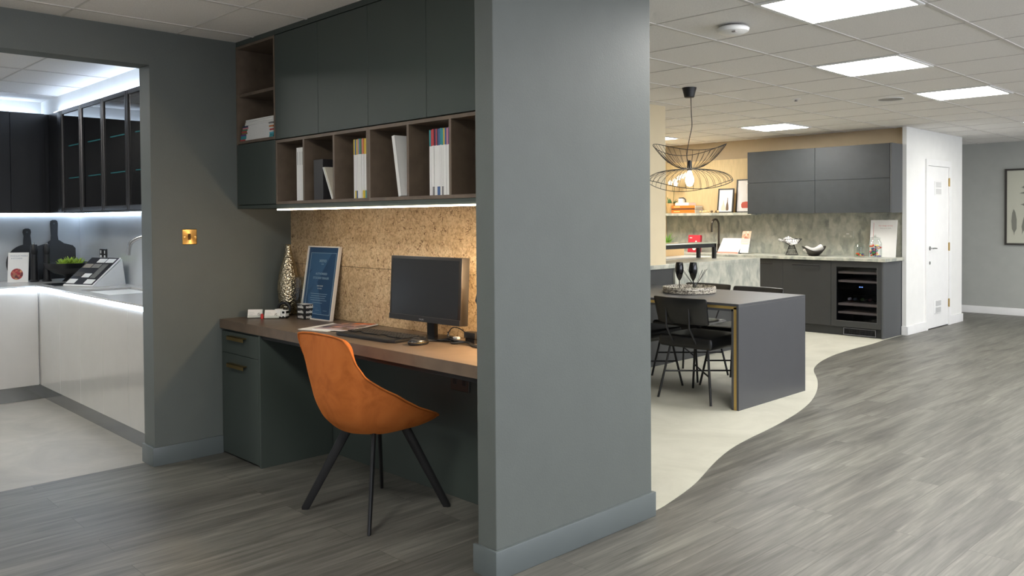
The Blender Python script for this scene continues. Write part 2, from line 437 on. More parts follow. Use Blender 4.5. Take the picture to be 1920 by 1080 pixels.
b = B().box(-7.2, -4.9, 3.1, 10.0, 0, .05); struct('ceiling', tilt(b), CEIL)
struct('ceiling', B().box(-8.0, -4.9, -3, 2.6, 2.375, 2.43), CEIL)
b = B()
for k in range(8):
    x = -5.05-.592*k; b.box(x-.01, x+.01, -2.9, 2.09, 2.371, 2.375) if x > -7.8 else None
for k in range(9):
    y = 1.55-.597*k; b.box(-7.87, -4.91, y-.005, y+.005, 2.372, 2.375)
struct('ceiling', b, GRID)
# dark partition wall with the doorway into the left kitchen
b = B().box(-4.9, ALCX, 1.805, 2.672, 0, 2.46).box(-4.9, ALCX, -.4, 1.805, 2.232, 2.46).box(-4.9, ALCX, -4, -.4, 0, 2.46)
struct('wall_left', b, PAINT)
def skirt(name, segs, material, h=.105, t=.015):
    b = B()
    for (x0, x1, y0, y1) in segs: b.box(x0, x1, y0, y1, 0, h, .006, seg=3)
    return struct(name, b, material, smooth=True)
b = B(); b.prism([(-4.905, 1.79), (-4.738, 1.79), (-4.738, 2.199), (-4.754, 2.199), (-4.754, 1.806), (-4.905, 1.806)], 0, .105, bev=.004); struct('baseboard_left', b, PAINT_SK, smooth=True)
struct('wall_back', B().box(-4.9, -2.43, 2.672, 3.12, 0, 2.46), PAINT)
struct('wall_center', B().box(-2.4285, -2.325, 2.149, 3.121, 0, 2.46, .004), PAINT)
b = B(); b.prism([(-2.4435, 2.134), (-2.31, 2.134), (-2.31, 3.136), (-2.44, 3.136), (-2.44, 3.122), (-2.326, 3.122), (-2.326, 2.148), (-2.4435, 2.148)], 0, .112, bev=.004); struct('baseboard_center', b, PAINT_SK, smooth=True)
# kitchen at the back
struct('wall_kitchen_back', B().box(-7.2, -3.85, 9.975, 10.1, 0, 2.5), TAN)
struct('wall_kitchen_left', B().box(-7.25, -7.13, 3.1, 10.0, 0, 2.5), OAK)
struct('trim_1', B().box(-7.13, -5.63, 9.955, 9.976, 1.4, 2.14), OAK)
struct('trim_2', B().box(-7.13, -3.832, 9.955, 9.977, .89, 1.41), STONE)
b = B().box(-4.95, -3.785, 9.977, 11.715, 0, 2.5).box(-3.832, -3.785, 9.9, 9.98, 0, 2.5)
struct('wall_column', b, WHITE)
struct('wall_beige', B().box(-5.1, -4.66, 5.6, 6.49, 0, 2.5), BEIGE)
skirt('baseboard_column', [(-3.79, -3.77, 9.885, 10.46), (-3.79, -3.77, 11.28, 11.73), (-3.835, -3.77, 9.885, 9.905), (-5, -3.77, 11.71, 11.73)], WHITE_GL)
struct('wall_far', B().box(-6, 4.8, 12.86, 13, 0, 2.5), GREY_W)
skirt('baseboard_far', [(-6, 4.7, 12.845, 12.861)], WHITE_GL, h=.1)
# shop front on the right and behind: low sill, head and mullions, daylight beyond
b = B().box(4.7, 4.8, -4, 13, 0, .25).box(4.7, 4.8, -4, 13, 2.35, 2.5)
for y in (-4, -1.6, .8, 3.2, 5.6, 8, 10.4, 12.8): b.box(4.7, 4.8, y, y+.15, 0, 2.5)
struct('wall_right', b, GREY_W)
# white cupboard door in the column
X = -3.785
d = bpy.data.objects.new('door_1', None); COL.objects.link(d); d.location = (X, 10.86, 0); d['kind'] = 'structure'
fr = B().box(X, X+.018, 10.455, 10.515, 0, 2.04, 0).box(X, X+.018, 11.215, 11.285, 0, 2.04, 0).box(X, X+.018, 10.515, 11.215, 1.965, 2.04, 0)
build('door_frame', fr, WHITE_GL, d)
build('door_leaf', B().box(X-.03, X+.006, 10.52, 11.21, .012, 1.962, .002), WHITE_GL, d)
build('door_gap', B().box(X-.02, X+.001, 10.5, 11.23, .0, 1.97), mat('dark gap', (60, 60, 58), .8), d)
for z in (1.78, .98, .28):
    build('hinge', B().box(X+.006, X+.02, 11.203, 11.222, z-.05, z+.05, .002).cyl((X+.018, 11.212, z-.052), (X+.018, 11.212, z+.052), .007), BRASS, d)
for z in (1.70, .26):
    v = B().box(X+.006, X+.014, 10.735, 10.965, z-.085, z+.085, .003)
    v = build('air_vent', v, WHITE_GL, d)
    g = B()
    for zz in (z+.038, z-.042):
        for k in range(6): g.box(X+.013, X+.0175, 10.765, 10.935, zz-.027+k*.0105, zz-.022+k*.0105)
    build('vent_slats', g, mat('vent shadow grey', (176, 176, 174), .5), v)
h = B().cyl((X+.006, 10.588, .975), (X+.012, 10.588, .975), .026, n=20).cyl((X+.01, 10.588, .975), (X+.05, 10.588, .975), .009)
h.tube([(X+.05, 10.588, .975), (X+.052, 10.62, .976), (X+.05, 10.70, .972)], [.009, .009, .007], 10)
build('handle', h, CHROME, d)
h = B().cyl((X+.006, 10.588, .80), (X+.011, 10.588, .80), .02, n=20); build('keyhole', h, CHROME, d)

# ------------------------------------------------------------------ ceiling lights and fittings
LIGHTM = emit('panel diffuser', (255, 253, 248), PANEL)
def panel(x, y, label, lit=True):
    z = cz(y)
    o = thing('ceiling_light', label, 'ceiling light', (x, y, z-.004), 0, 'square ceiling light panels')
    o.rotation_euler = (-.0055, 0, 0)
    build('frame', B().m(WHITE_GL).box(-.27, .27, -.298, -.272, -.006, .003, 0).box(-.27, .27, .272, .298, -.006, .003, 0).box(-.296, -.27, -.298, .298, -.006, .003, .001).box(.27, .296, -.298, .298, -.006, .003, .001), None, o, world=False)
    build('diffuser', B().box(-.271, .271, -.273, .273, -.004, -.001), LIGHTM, o, world=False)
    return o
panel(-1.869, 4.047, 'square ceiling light panel nearest the camera, cut by the top edge')
panel(-2.461, 5.838, 'square ceiling light panel second from the top in the right row, above the dining table')
panel(-2.461, 7.629, 'square ceiling light panel third in the right row, near the round ceiling speaker')
panel(-4.829, 8.823, 'square ceiling light panel in front of the tan wall above the charcoal wall cabinets')
panel(-2.461, 10.614, 'square ceiling light panel at the far right edge of the photo')
panel(-6.6, 8.8, 'distant square ceiling light panel seen behind the wire pendant lamp')
for x in (-.09, 2.3):
    for y in (.47, 4.05, 7.63, 11.2): panel(x, y, 'square ceiling light panel over the open showroom floor, outside the photo')
panel(-2.461, .47, 'added square light panel in front of the desk alcove, unseen, brightening the left side')  # extra unseen panel, added to brighten the alcove and partition
o = panel(-6.1, .5, 'added square light panel in the left kitchen, unseen, brightening its cabinets'); o.location.z = 2.37; o.rotation_euler = (0, 0, 0)  # out of view, added as soft fill for the left kitchen fronts
z = cz(4.06)
t = thing('smoke_detector', 'white round detector bracket on the ceiling beside the nearest light panel', 'detector', (-2.48, 4.08, z))
build('body', B().lathe([(0, -.052), (.05, -.05), (.082, -.036), (.088, -.02), (.08, -.012), (0, -.012)], (-2.48, 4.08, z)), WHITE_GL, t)
build('mounting_plate', B().lathe([(0, -.014), (.05, -.014), (.05, 0), (0, 0)], (-2.48, 4.08, z)), mat('dark grey plastic', (92, 88, 84), .5), t)
build('indicator', B().box(-2.452, -2.43, 4.02, 4.035, z-.051, z-.044), mat('grey plastic', (150, 146, 142), .5), t)
z = cz(6.95)
t = thing('sprinkler_head', 'tiny white round sprinkler on the ceiling', 'sprinkler', (-3.6, 6.95, z))
build('rose', B().lathe([(0, -.006), (.04, -.004), (.042, 0), (0, 0)], (-3.6, 6.95, z)), WHITE_GL, t)
build('nozzle', B().lathe([(0, -.022), (.014, -.02), (.01, -.006), (0, -.006)], (-3.6, 6.95, z)), mat('grey plastic', (150, 146, 142), .5), t)
z = cz(7.55)
t = thing('ceiling_speaker', 'round grey speaker grille flush in the ceiling', 'speaker', (-3.03, 7.56, z))
build('rim', B().lathe([(.1, -.004), (.108, -.005), (.112, 0), (.1, 0)], (-3.03, 7.56, z), 40), WHITE_GL, t)
build('grille', B().lathe([(0, -.003), (.1, -.003), (.1, 0), (0, 0)], (-3.03, 7.56, z), 40), mat('speaker mesh grey', (158, 154, 148), .7, bump=.5, bscale=900), t)

# ------------------------------------------------------------------ alcove: cork, wall units, desk
b = B()
for (x0, x1, z0, z1) in [(-4.752, -3.862, .79, 1.0985), (-3.8605, -2.962, .79, 1.0985), (-2.9605, -2.43, .79, 1.0985), (-4.752, -4.30, 1.1005, 1.435), (-4.2985, -3.40, 1.1005, 1.435), (-3.3985, -2.43, 1.1005, 1.435)]:
    b.box(x0, x1, 2.66, 2.673, z0, z1, .0015)
struct('trim_3', b, CORK)
FY = 2.31
# corner unit: two open brown shelves above a green door
t = thing('corner_shelf_unit', 'narrow corner wall unit with two open brown shelves above one green door', 'wall unit', (-4.517, 2.49, 1.436))
c = B().box(-4.752, -4.736, FY, 2.655, 1.457, 2.395).box(-4.299, -4.284, FY, 2.655, 1.82, 2.395).box(-4.736, -4.299, 2.645, 2.655, 1.82, 2.395).box(-4.736, -4.299, FY, 2.65, 1.82, 1.836).box(-4.736, -4.299, FY, 2.65, 2.38, 2.395)
build('carcass', c, BROWN, t)
box('shelf', -4.736, -4.299, FY+.012, 2.648, 2.098, 2.116, BROWN, t)
box('door', -4.749, -4.287, FY-.001, FY+.018, 1.46, 1.816, GREEN, t)
build('base_panel', B().box(-4.752, -4.285, FY, 2.655, 1.436, 1.456, .001).box(-4.745, -4.29, FY+.02, 2.65, 1.456, 1.815), GREEN, t)
build('top_filler', B().box(-4.752, -4.285, FY+.002, 2.655, 2.397, 2.435), GREEN, t)
def wall_cab(x0, x1, label):
    t = thing('wall_cabinet', label, 'wall cabinet', ((x0+x1)/2, 2.49, 1.815), 0, 'green wall cabinets above the desk')
    build('carcass', B().box(x0+.001, x1-.001, FY+.021, 2.655, 1.818, 2.395), GREEN, t)
    m_ = (x0+x1)/2
    for a, c in ((x0, m_), (m_, x1)): box('door', a+.0015, c-.0015, FY, FY+.019, 1.817, 2.392, GREEN, t, .001)
    build('top_filler', B().box(x0, x1, FY+.002, 2.655, 2.397, 2.435), GREEN, t)
    return t
wall_cab(-4.283, -3.382, 'two door dark green wall cabinet on the left, beside the corner shelves')
wall_cab(-3.382, -2.482, 'two door dark green wall cabinet on the right, meeting the end of the wall')
struct('trim_4', B().box(-2.482, -2.4285, FY+.004, 2.66, 1.428, 2.435), GREEN)
def cubby(x0, x1, divs, label):
    t = thing('open_shelf_unit', label, 'shelf unit', ((x0+x1)/2, 2.49, 1.457), 0, 'brown open shelf units under the wall cabinets')
    c = B().box(x0, x1, FY, 2.655, 1.457, 1.473, .0008).box(x0, x1, FY, 2.655, 1.796, 1.812, .0008).box(x0, x0+.016, FY, 2.655, 1.473, 1.796, .0008).box(x1-.016, x1, FY, 2.655, 1.473, 1.796, .0008).box(x0+.01, x1-.01, 2.645, 2.655, 1.473, 1.796)
    build('carcass', c, BROWN, t)
    for x in divs: box('divider', x-.008, x+.008, FY+.001, 2.645, 1.473, 1.796, BROWN, t, .0008)
cubby(-4.283, -3.3845, (-3.986, -3.691), 'brown open shelf unit of three bays on the left')
cubby(-3.3835, -2.484, (-3.072, -2.774), 'brown open shelf unit of three bays on the right')
t = thing('light_shelf', 'dark green board under the open shelves with a lit edge strip', 'shelf light', (-3.36, 2.49, 1.428))
box('board', -4.283, -2.43, FY, 2.655, 1.430, 1.456, GREEN, t)
build('light_strip', B().box(-4.27, -2.432, FY-.002, FY+.012, 1.4235, 1.4295), emit('strip light white', (255, 236, 208), 20), t)

t = thing('desk_worktop', 'thick brown desk top running across the alcove', 'worktop', (-3.59, 2.42, .738))
box('top', ALCX+.001, ALCR, 2.19, 2.659, .738, .790, BROWN_TOP, t, .001)
box('support_rail', -4.28, ALCR, 2.21, 2.235, .716, .7375, BLACKM, t)
struct('trim_5', B().box(-4.279, ALCR, 2.655, 2.672, 0, .736), GREEN)
def pull(x0, x1, y, z, parent, material=BRASS):
    b = B().box(x0, x1, y-.026, y-.0225, z-.022, z, .0006).box(x0, x1, y-.026, y, z-.003, z, .0006)
    return build('handle', b, material, parent)
t = thing('desk_drawer_unit', 'dark green pedestal under the left end of the desk with two brass pulls', 'drawer unit', (-4.512, 2.43, 0))
build('carcass', B().box(-4.747, -4.728, 2.219, 2.653, 0, .733, .001).box(-4.299, -4.28, 2.2, 2.653, 0, .733, .001).box(-4.728, -4.299, 2.22, 2.653, .07, .733).box(-4.735, -4.29, 2.235, 2.25, 0, .08), GREEN, t)
dr = box('drawer', -4.748, -4.301, 2.2, 2.218, .601, .723, GREEN, t, .001)
pull(-4.635, -4.435, 2.2, .704, dr)
dr = box('door', -4.748, -4.301, 2.2, 2.218, .012, .598, GREEN, t, .001)
pull(-4.64, -4.435, 2.2, .546, dr)
t = thing('wall_socket', 'dark power socket on the green panel under the desk', 'socket', (-3.12, 2.65, .545))
build('plate', B().box(-3.19, -3.05, 2.647, 2.655, .53, .61, .003), mat('brown plastic', (66, 56, 48), .5), t)
for x in (-3.155, -3.085): build('outlet', B().box(x-.014, x+.014, 2.645, 2.648, .56, .59, .003), BLACK, t)
# brass switch on the partition
t = thing('light_switch', 'square brass switch plate on the dark wall by the doorway', 'switch', (ALCX, 2.0165, 1.277))
build('plate', B().box(ALCX, ALCX+.006, 1.974, 2.059, 1.233, 1.321, .003), m_spun(), t)
build('toggle', B().lathe([(0, .022), (.004, .021), (.005, .012), (.003, 0), (0, 0)], (0, 0, 0), 12, frameM((ALCX+.006, 2.014, 1.275), (0, 1, 0), (-.35, 0, .93)).copy()), BRASS, t)
build('toggle_collar', B().box(ALCX+.005, ALCX+.0085, 2.006, 2.022, 1.259, 1.295, .003), mat('dark bronze', (70, 48, 26), .4, metal=.8), t)
for y in (1.986, 2.046): build('screw', B().cyl((ALCX+.005, y, 1.277), (ALCX+.008, y, 1.277), .0045, n=12), mat('bright brass', (235, 205, 150), .2, metal=1), t)

# ------------------------------------------------------------------ kitchen on the left, seen through the doorway
struct('wall_kitchenette_back', B().box(-8.0, -4.9, 2.38, 2.6, 0, 2.43), WHITE)
struct('wall_kitchenette_left', B().box(-8.0, -7.88, -3, 2.6, 0, 2.43), WHITE)
struct('trim_6', B().box(-7.88, -4.9, 2.09, 2.381, 2.236, 2.376), WHITE)
struct('trim_7', B().box(-7.875, -4.9, 2.372, 2.381, .884, 1.437).box(-7.881, -7.872, -.5, 2.38, .884, 1.437), SPLASH)
LEDU = emit('cool under cabinet light', (210, 230, 255), 17)
LEDM = emit('cool strip light', (214, 232, 255), LED_COOL)
LEDH = emit('cool cove light', (206, 226, 255), 14)
t = thing('base_cabinet_run', 'glossy pale handleless base cabinets below the sink with a lit grip rail', 'base cabinets', (-6.03, 2.1, 0))
build('carcass', B().box(-7.16, -4.902, 1.879, 2.37, .12, .868), WHITEP, t)
build('plinth', B().box(-7.2, -4.902, 1.9, 1.915, .001, .12), mat('satin steel plinth', (150, 152, 152), .16, metal=.85), t)
xs = [-7.158, -7.10, -6.65, -6.2, -5.75, -5.3, -4.902]
for a, c in zip(xs, xs[1:]): box('door', a+.0012, c-.0012, 1.86, 1.879, .118, .836, GREIGE, t, .001)
build('grip_light', B().box(-7.12, -4.903, 1.848, 1.862, .841, .870), LEDM, t)
t = thing('base_cabinet_run', 'glossy pale base cabinets on the far left below the chopping boards', 'base cabinets', (-7.5, .7, 0))
build('carcass', B().box(-7.87, -7.179, -.5, 2.37, .12, .868), WHITEP, t)
build('plinth', B().box(-7.22, -7.2, -.5, 1.9, .001, .12), MATS['satin steel plinth'], t)
for a, c in ((-.5, .05), (.05, .65), (.65, 1.25), (1.25, 1.855)): box('door', -7.179, -7.16, a+.0015, c-.0015, .118, .836, GREIGE, t, .001)
build('grip_light', B().box(-7.162, -7.148, -.5, 1.855, .841, .870), LEDM, t)
t = thing('kitchen_worktop', 'thin pale grey L shaped worktop with an undermount sink', 'worktop', (-6.5, 2.0, .871))
b = B().box(-7.872, -7.13, -.5, 2.372, .871, .884, .001).box(-7.13, -6.42, 1.835, 2.372, .871, .884, .001).box(-6.42, -5.82, 1.835, 1.93, .871, .884, .001).box(-6.42, -5.82, 2.28, 2.372, .871, .884, .001).box(-5.82, -4.903, 1.835, 2.372, .871, .884, .001)
build('slab', b, WT_L, t)
b = B().box(-6.42, -6.41, 1.93, 2.28, .72, .871).box(-5.83, -5.82, 1.93, 2.28, .72, .871).box(-6.42, -5.82, 1.93, 1.94, .72, .871).box(-6.42, -5.82, 2.27, 2.28, .72, .871).box(-6.42, -5.82, 1.93, 2.28, .71, .72)
build('sink_bowl', b, CHROME, t)
# tall glossy wall units
t = thing('glass_wall_cabinet', 'dark wall cabinets with smoked glass doors and lit glass shelf edges', 'wall cabinet', (-6.0, 2.2, 1.44))
INTD = mat('dark cabinet interior', (20, 20, 23), .5)
b = B().box(-7.141, -4.902, 2.36, 2.372, 1.44, 2.235).box(-7.141, -4.902, 2.05, 2.37, 1.44, 1.455).box(-7.141, -4.902, 2.05, 2.37, 2.22, 2.235)
for x in (-7.141, -6.69, -6.22, -5.75, -5.28, -4.918): b.box(x, x+.014, 2.05, 2.37, 1.44, 2.235)
build('carcass', b, INTD, t)
xs = [-7.141, -6.69, -6.22, -5.75, -5.28, -4.902]
CY = emit('teal lit glass edge', (60, 190, 180), 1.6)
for a, c in zip(xs, xs[1:]):
    f = B().box(a+.001, a+.03, 2.028, 2.048, 1.445, 2.232, .006, seg=1).box(c-.03, c-.001, 2.028, 2.048, 1.445, 2.232, .006, seg=1).box(a+.03, c-.03, 2.03, 2.048, 1.446, 1.475, 0).box(a+.03, c-.03, 2.03, 2.048, 2.2, 2.231, 0)
    f = build('door', f, DKFRAME, t)
    build('glass_pane', B().box(a+.03, c-.03, 2.038, 2.043, 1.475, 2.2), SMOKE, f)
    for z in (1.705, 1.955):
        s_ = build('glass_shelf', B().box(a+.02, c-.006, 2.075, 2.35, z-.004, z+.004), CLEARD, t)
        build('lit_edge', B().box(a+.05, c-.03, 2.068, 2.075, z-.003, z+.003), CY, s_)
t = thing('wall_cabinet', 'plain black wall cabinets on the far left with a corner filler', 'wall cabinet', (-7.6, 1.0, 1.44))
build('carcass', B().box(-7.872, -7.52, -.5, 2.37, 1.44, 2.235), DKLAC, t)
for a, c in ((-.5, .1), (.1, .63), (.63, 1.2), (1.2, 1.765), (1.765, 2.01)): box('door', -7.519, -7.5, a+.0015, c-.0015, 1.44, 2.235, DKLAC, t, .001)
build('corner_filler', B().box(-7.5, -7.143, 2.045, 2.065, 1.44, 2.235).box(-7.5, -7.143, 2.065, 2.3, 1.44, 1.46).box(-7.23, -7.143, 2.028, 2.046, 1.445, 2.232, .005), DKLAC, t)
t = thing('strip_light', 'cool white light strips under the wall cabinets of the left kitchen', 'strip light', (-6.3, 2.36, 1.432))
build('profile', B().box(-7.86, -4.905, 2.352, 2.366, 1.435, 1.4385).box(-7.868, -7.854, -.4, 2.35, 1.435, 1.4385), LEDU, t)
t = thing('cove_light', 'cool white light strips on top of the left kitchen wall cabinets', 'strip light', (-6.3, 2.06, 2.236))
build('profile', B().box(-7.4, -4.905, 2.055, 2.072, 2.2355, 2.243).box(-7.86, -7.835, -.4, 2.05, 2.2355, 2.243), LEDH, t)
# ------------------------------------------------------------------ magazines and folders on the brown shelves
def spine_mat(c): return mat('print %d %d %d' % c, c, .5)
PAL = {'teal': (52, 140, 146), 'red': (176, 58, 62), 'blue': (62, 92, 140), 'yellow': (214, 186, 60), 'pink': (196, 130, 140), 'green': (70, 120, 84), 'purple': (104, 62, 128), 'grey': (120, 118, 116), 'orange': (200, 120, 62), 'navy': (42, 56, 86), 'cyan': (80, 170, 190), 'olive': (120, 116, 66), 'white': (222, 220, 214)}
def magazine(w, h, d, top, foot=None, foot_frac=.13, top_frac=.3, paper=None):
    """upright magazine, spine facing -Y, standing on z=0; base centre at the front of the spine"""
    b = B(); p = paper or WHITEP
    z1 = h*(1-top_frac)
    z0 = h*foot_frac if foot else 0
    b.m(p).box(-w/2, w/2, 0, d, z0, z1)
    b.m(spine_mat(PAL[top])).box(-w/2, w/2, 0, .004, z1, h); b.m(p).box(-w/2, w/2, .004, d, z1, h)
    if foot:
        b.m(spine_mat(PAL[foot])).box(-w/2, w/2, 0, .006, 0, z0); b.m(p).box(-w/2, w/2, .006, d, 0, z0)
    return b
def upright_row(x0, x1, z, y, h, tops, feet, where, group, top_frac=.3):
    n = len(tops); w_ = (x1-x0)/n
    for k in range(n):
        hh = h*(1-.012*random.random())
        b = magazine(w_-.0006, hh, .2, tops[k], feet[k], top_frac=top_frac)
        o = build('magazine', b, None, None, smooth=False)
        o.location = (x0+w_*(k+.5), y+.1+random.uniform(0, .004), z)
        tag(o, 'magazine with %s spine top, %s from the left in the %s' % (tops[k], ORD[k], where), 'magazine', group)
SZ = 1.4732
for k, (x0, x1) in enumerate(((-4.066, -4.042), (-4.041, -4.020), (-4.019, -3.9955))):
    o = build('book', B().m(WHITEP).box(x0, x1, 2.316, 2.318, SZ, SZ+.283).m(CREAMP).box(x0+.0015, x1-.0015, 2.318, 2.52, SZ+.003, SZ+.28).m(mat('soft grey print', (150, 150, 146), .6)).box((x0+x1)/2-.002, (x0+x1)/2+.002, 2.3152, 2.316, SZ+.19, SZ+.26), None)
    tag(o, 'white upright catalogue in the leftmost open bay, %s from the left' % ORD[k], 'book', 'white catalogues in the leftmost bay')
t = thing('box_file', 'black box file standing in the second open bay', 'box file', (-3.85, 2.5, SZ))
build('case', B().box(-3.925, -3.835, 2.335, 2.6, SZ, SZ+.212, .002), mat('dark grey card', (44, 42, 44), .5), t)
build('inner_folder', B().box(-3.833, -3.71, 2.47, 2.6, SZ, SZ+.212, .001), BLACK, t)
def leaning(x_foot, y0, y1, h, thick, ang, z=SZ):
    return Matrix.Translation((x_foot, 0, z)) @ Matrix.Rotation(ang, 4, 'Y'), (0, thick, y0, y1, 0, h)
for k, (xf, c, lab) in enumerate(((-3.722, WHITEP, 'thin white book leaning in the second open bay beside the black box file'), (-3.707, CREAMP, 'thin cream book leaning right against the divider of the second open bay'))):
    M, bx = leaning(xf-.006, 2.32, 2.46, .186, .0065, R(-27))
    o = build('book', B().box(*bx, .001, M=M), c); tag(o, lab, 'book', 'leaning thin books')
M, bx = leaning(-3.712, 2.345, 2.45, .13, .006, R(-17))
o = build('notebook', B().m(mat('kraft card', (168, 134, 92), .7)).box(*bx, .001, M=M).m(mat('grey blue card', (110, 128, 128), .6)).box(0, .0085, 2.359, 2.52, .13, .150, M=M), None)
tag(o, 'brown card notebook behind the leaning books in the second open bay', 'notebook')
upright_row(-3.515, -3.4075, SZ, 2.314, .289, ['yellow', 'blue', 'yellow', 'pink', 'teal', 'green', 'pink', 'orange', 'yellow', 'yellow'], [None, 'yellow', 'blue', None, None, None, None, 'yellow', 'yellow', 'teal'], 'third open bay', 'magazines in the third open bay', .26)
M, bx = leaning(-3.150, 2.315, 2.50, .285, .022, R(-10))
o = build('ring_binder', B().m(WHITEP).box(bx[0], bx[0]+.004, *bx[2:], .001, M=M).box(bx[1]-.004, bx[1], *bx[2:], .001, M=M).box(bx[0], bx[1], bx[2], bx[2]+.004, bx[4], bx[5], M=M).m(CREAMP).box(bx[0]+.004, bx[1]-.004, bx[2]+.006, bx[3]-.01, .01, .27, M=M), None)
tag(o, 'white folder leaning in the fourth open bay, its spine to the front', 'folder', 'white folders in the fourth open bay')
o = build('ring_binder', B().m(mat('pale grey card', (186, 184, 180), .6)).box(-3.125, -3.0825, 2.345, 2.6, SZ, SZ+.268, .001), None)
tag(o, 'pale grey folder standing upright behind the leaning white one in the fourth open bay', 'folder', 'white folders in the fourth open bay')
upright_row(-2.919, -2.7835, SZ, 2.314, .29, ['teal', 'red', 'red', 'navy', 'red', 'navy', 'blue', 'teal', 'teal', 'yellow', 'blue', 'pink', 'purple'], [None, None, 'grey', None, None, 'blue', 'blue', None, 'grey', None, None, None, None], 'fifth open bay', 'magazines in the fifth open bay', .25)
o = build('book', B().m(WHITEP).box(-2.612, -2.56, 2.316, 2.318, SZ, SZ+.27).m(CREAMP).box(-2.611, -2.561, 2.318, 2.52, SZ, SZ+.268), None)
tag(o, 'white book edge at the right end of the open shelves beside the pillar', 'book')
# lying stack in the corner unit
cols = ['red', 'teal', 'teal', 'purple', 'olive', 'red', 'green', 'pink', 'navy']
zz = 1.8365
for k, cn in enumerate(cols):
    h_ = .0095; off = random.uniform(-.006, .006); xl = -4.72+.006*k*.8+off
    b = B().m(WHITEP).box(xl+.07, -4.365+off, 2.316, 2.53, 0, h_*.92).m(spine_mat(PAL[cn])).box(xl, xl+.07, 2.316, 2.53, 0, h_*.92).m(spine_mat(PAL[['teal', 'teal', 'cyan', 'white', 'red', 'white', 'orange', 'white', 'grey'][k]])).box(-4.365+off, -4.318+off, 2.316, 2.53, 0, h_*.92)
    o = build('magazine', b, None, smooth=False); o.location.z = zz; zz += h_
    tag(o, 'flat magazine with %s spine end, %s from the bottom in the corner stack' % (cn, ORD[k]), 'magazine', 'magazines stacked on the corner shelf')
for k in range(3):
    o = build('book', B().m(WHITEP).box(-4.66+.006*k, -4.32, 2.316, 2.53, 0, .0105, .003), None); o.location.z = zz+.0003; zz += .0112
    tag(o, 'plain white brochure, %s from the top of the corner shelf stack' % ['third', 'second', 'first'][k], 'brochure', 'white brochures on the corner shelf stack')

# ------------------------------------------------------------------ things on the desk
DZ = .7903
t = thing('vase', 'tall hammered silver bottle vase in the desk corner', 'vase', (-4.665, 2.585, DZ))
prof = [(0, 0), (.03, 0), (.045, .01), (.056, .05), (.064, .11), (.068, .16), (.066, .20), (.058, .25), (.045, .30), (.031, .35), (.021, .385), (.017, .41), (.016, .425), (.018, .43), (.014, .428), (.012, .40), (0, .39)]
build('body', B().lathe(prof, (-4.632, 2.575, DZ), 40), m_hammered(), t)
t = thing('hurricane_glass', 'clear glass cylinder jar beside the silver vase', 'glass jar', (-4.56, 2.60, DZ))
build('jar', B().lathe([(0, .004), (.045, .004), (.048, .01), (.05, .10), (.05, .20), (.046, .235), (.0445, .235), (.048, .2), (.048, .1), (.045, .012), (0, .008)], (-4.553, 2.604, DZ), 32), CLEAR, t)
t = thing('wall_socket', 'black double socket block on the cork beside the framed certificate', 'socket', (-4.52, 2.65, .87))
build('plate', B().box(-4.604, -4.48, 2.645, 2.66, .86, .945, .004), BLACKG, t)
for x in (-4.578, -4.556): build('indicator', B().box(x-.004, x+.004, 2.643, 2.646, .925, .931), mat('olive plastic', (150, 140, 90), .5), t)
# candle ring ornament
t = thing('ring_ornament', 'small black ring shaped ornament in front of the vase', 'ornament', (-4.585, 2.50, DZ))
d_ = Vector((.72, .69, 0))
c0 = Vector((-4.578, 2.512, DZ+.047))
build('ring', B().tube([c0+d_*.036*math.cos(a)+Vector((0, 0, 1))*.036*math.sin(a) for a in [2*math.pi*k/36 for k in range(36)]], .0085, 10, closed=True), BLACK, t)
build('tealight_glass', B().lathe([(0, 0), (.02, 0), (.024, .03), (.022, .03), (.018, .003), (0, .003)], c0-Vector((0, 0, .034)), 20), CLEARD, t)
build('foot', B().box(c0.x-.018, c0.x+.018, c0.y-.018, c0.y+.018, DZ, DZ+.006, .002), BLACK, t)
# business card holders
for k, (x, y) in enumerate(((-4.622, 2.345), (-4.53, 2.405))):
    t = thing('card_holder', ['clear card holder with white cards nearest the wall', 'clear card holder with white cards beside the toy truck'][k], 'card holder', (x, y, DZ), 0, 'business card holders on the desk')
    ux = Vector((.62, .78, 0)).normalized()*1.0; back = Vector((-ux.y, ux.x, 0))
    M = frameM((x, y, DZ+.002), ux, (back*.45+Vector((0, 0, 1))*.9))
    build('tray', B().box(-.046, .046, -.002, .006, -.005, -.003, .0008, M=M).box(-.046, .046, 0, .045, -.006, -.004, .0008, M=M).box(-.046, .046, 0, .016, .004, .0055, .0008, M=M), CLEAR, t)
    cards = build('cards', B().box(-.042, .042, .002, .053, -.003, .003, M=M), WHITEP, t)
    bb = B()
    for i in range(5):
        for j in range(5):
            if (i*3+j*5+k) % 4: bb.box(.016+i*.0032, .0185+i*.0032, .014+j*.0036, .0165+j*.0036, .003, .0035, M=M)
    build('printed_mark', bb, mat('print grey', (90, 92, 92), .6), cards)
    build('printed_lines', B().box(-.034, -.006, .034, .0355, .003, .0034, M=M).box(-.034, 0, .026, .0272, .003, .0034, M=M).box(-.034, -.01, .020, .0212, .003, .0034, M=M), mat('print pale grey', (176, 178, 178), .6), cards)
o = build('eraser', B().lathe([(0, 0), (.008, .001), (.009, .022), (.006, .03), (0, .032)], (-4.565, 2.362, DZ+.0), 16), mat('red plastic', (186, 44, 44), .4))
tag(o, 'small red figure between the two card holders', 'figure')
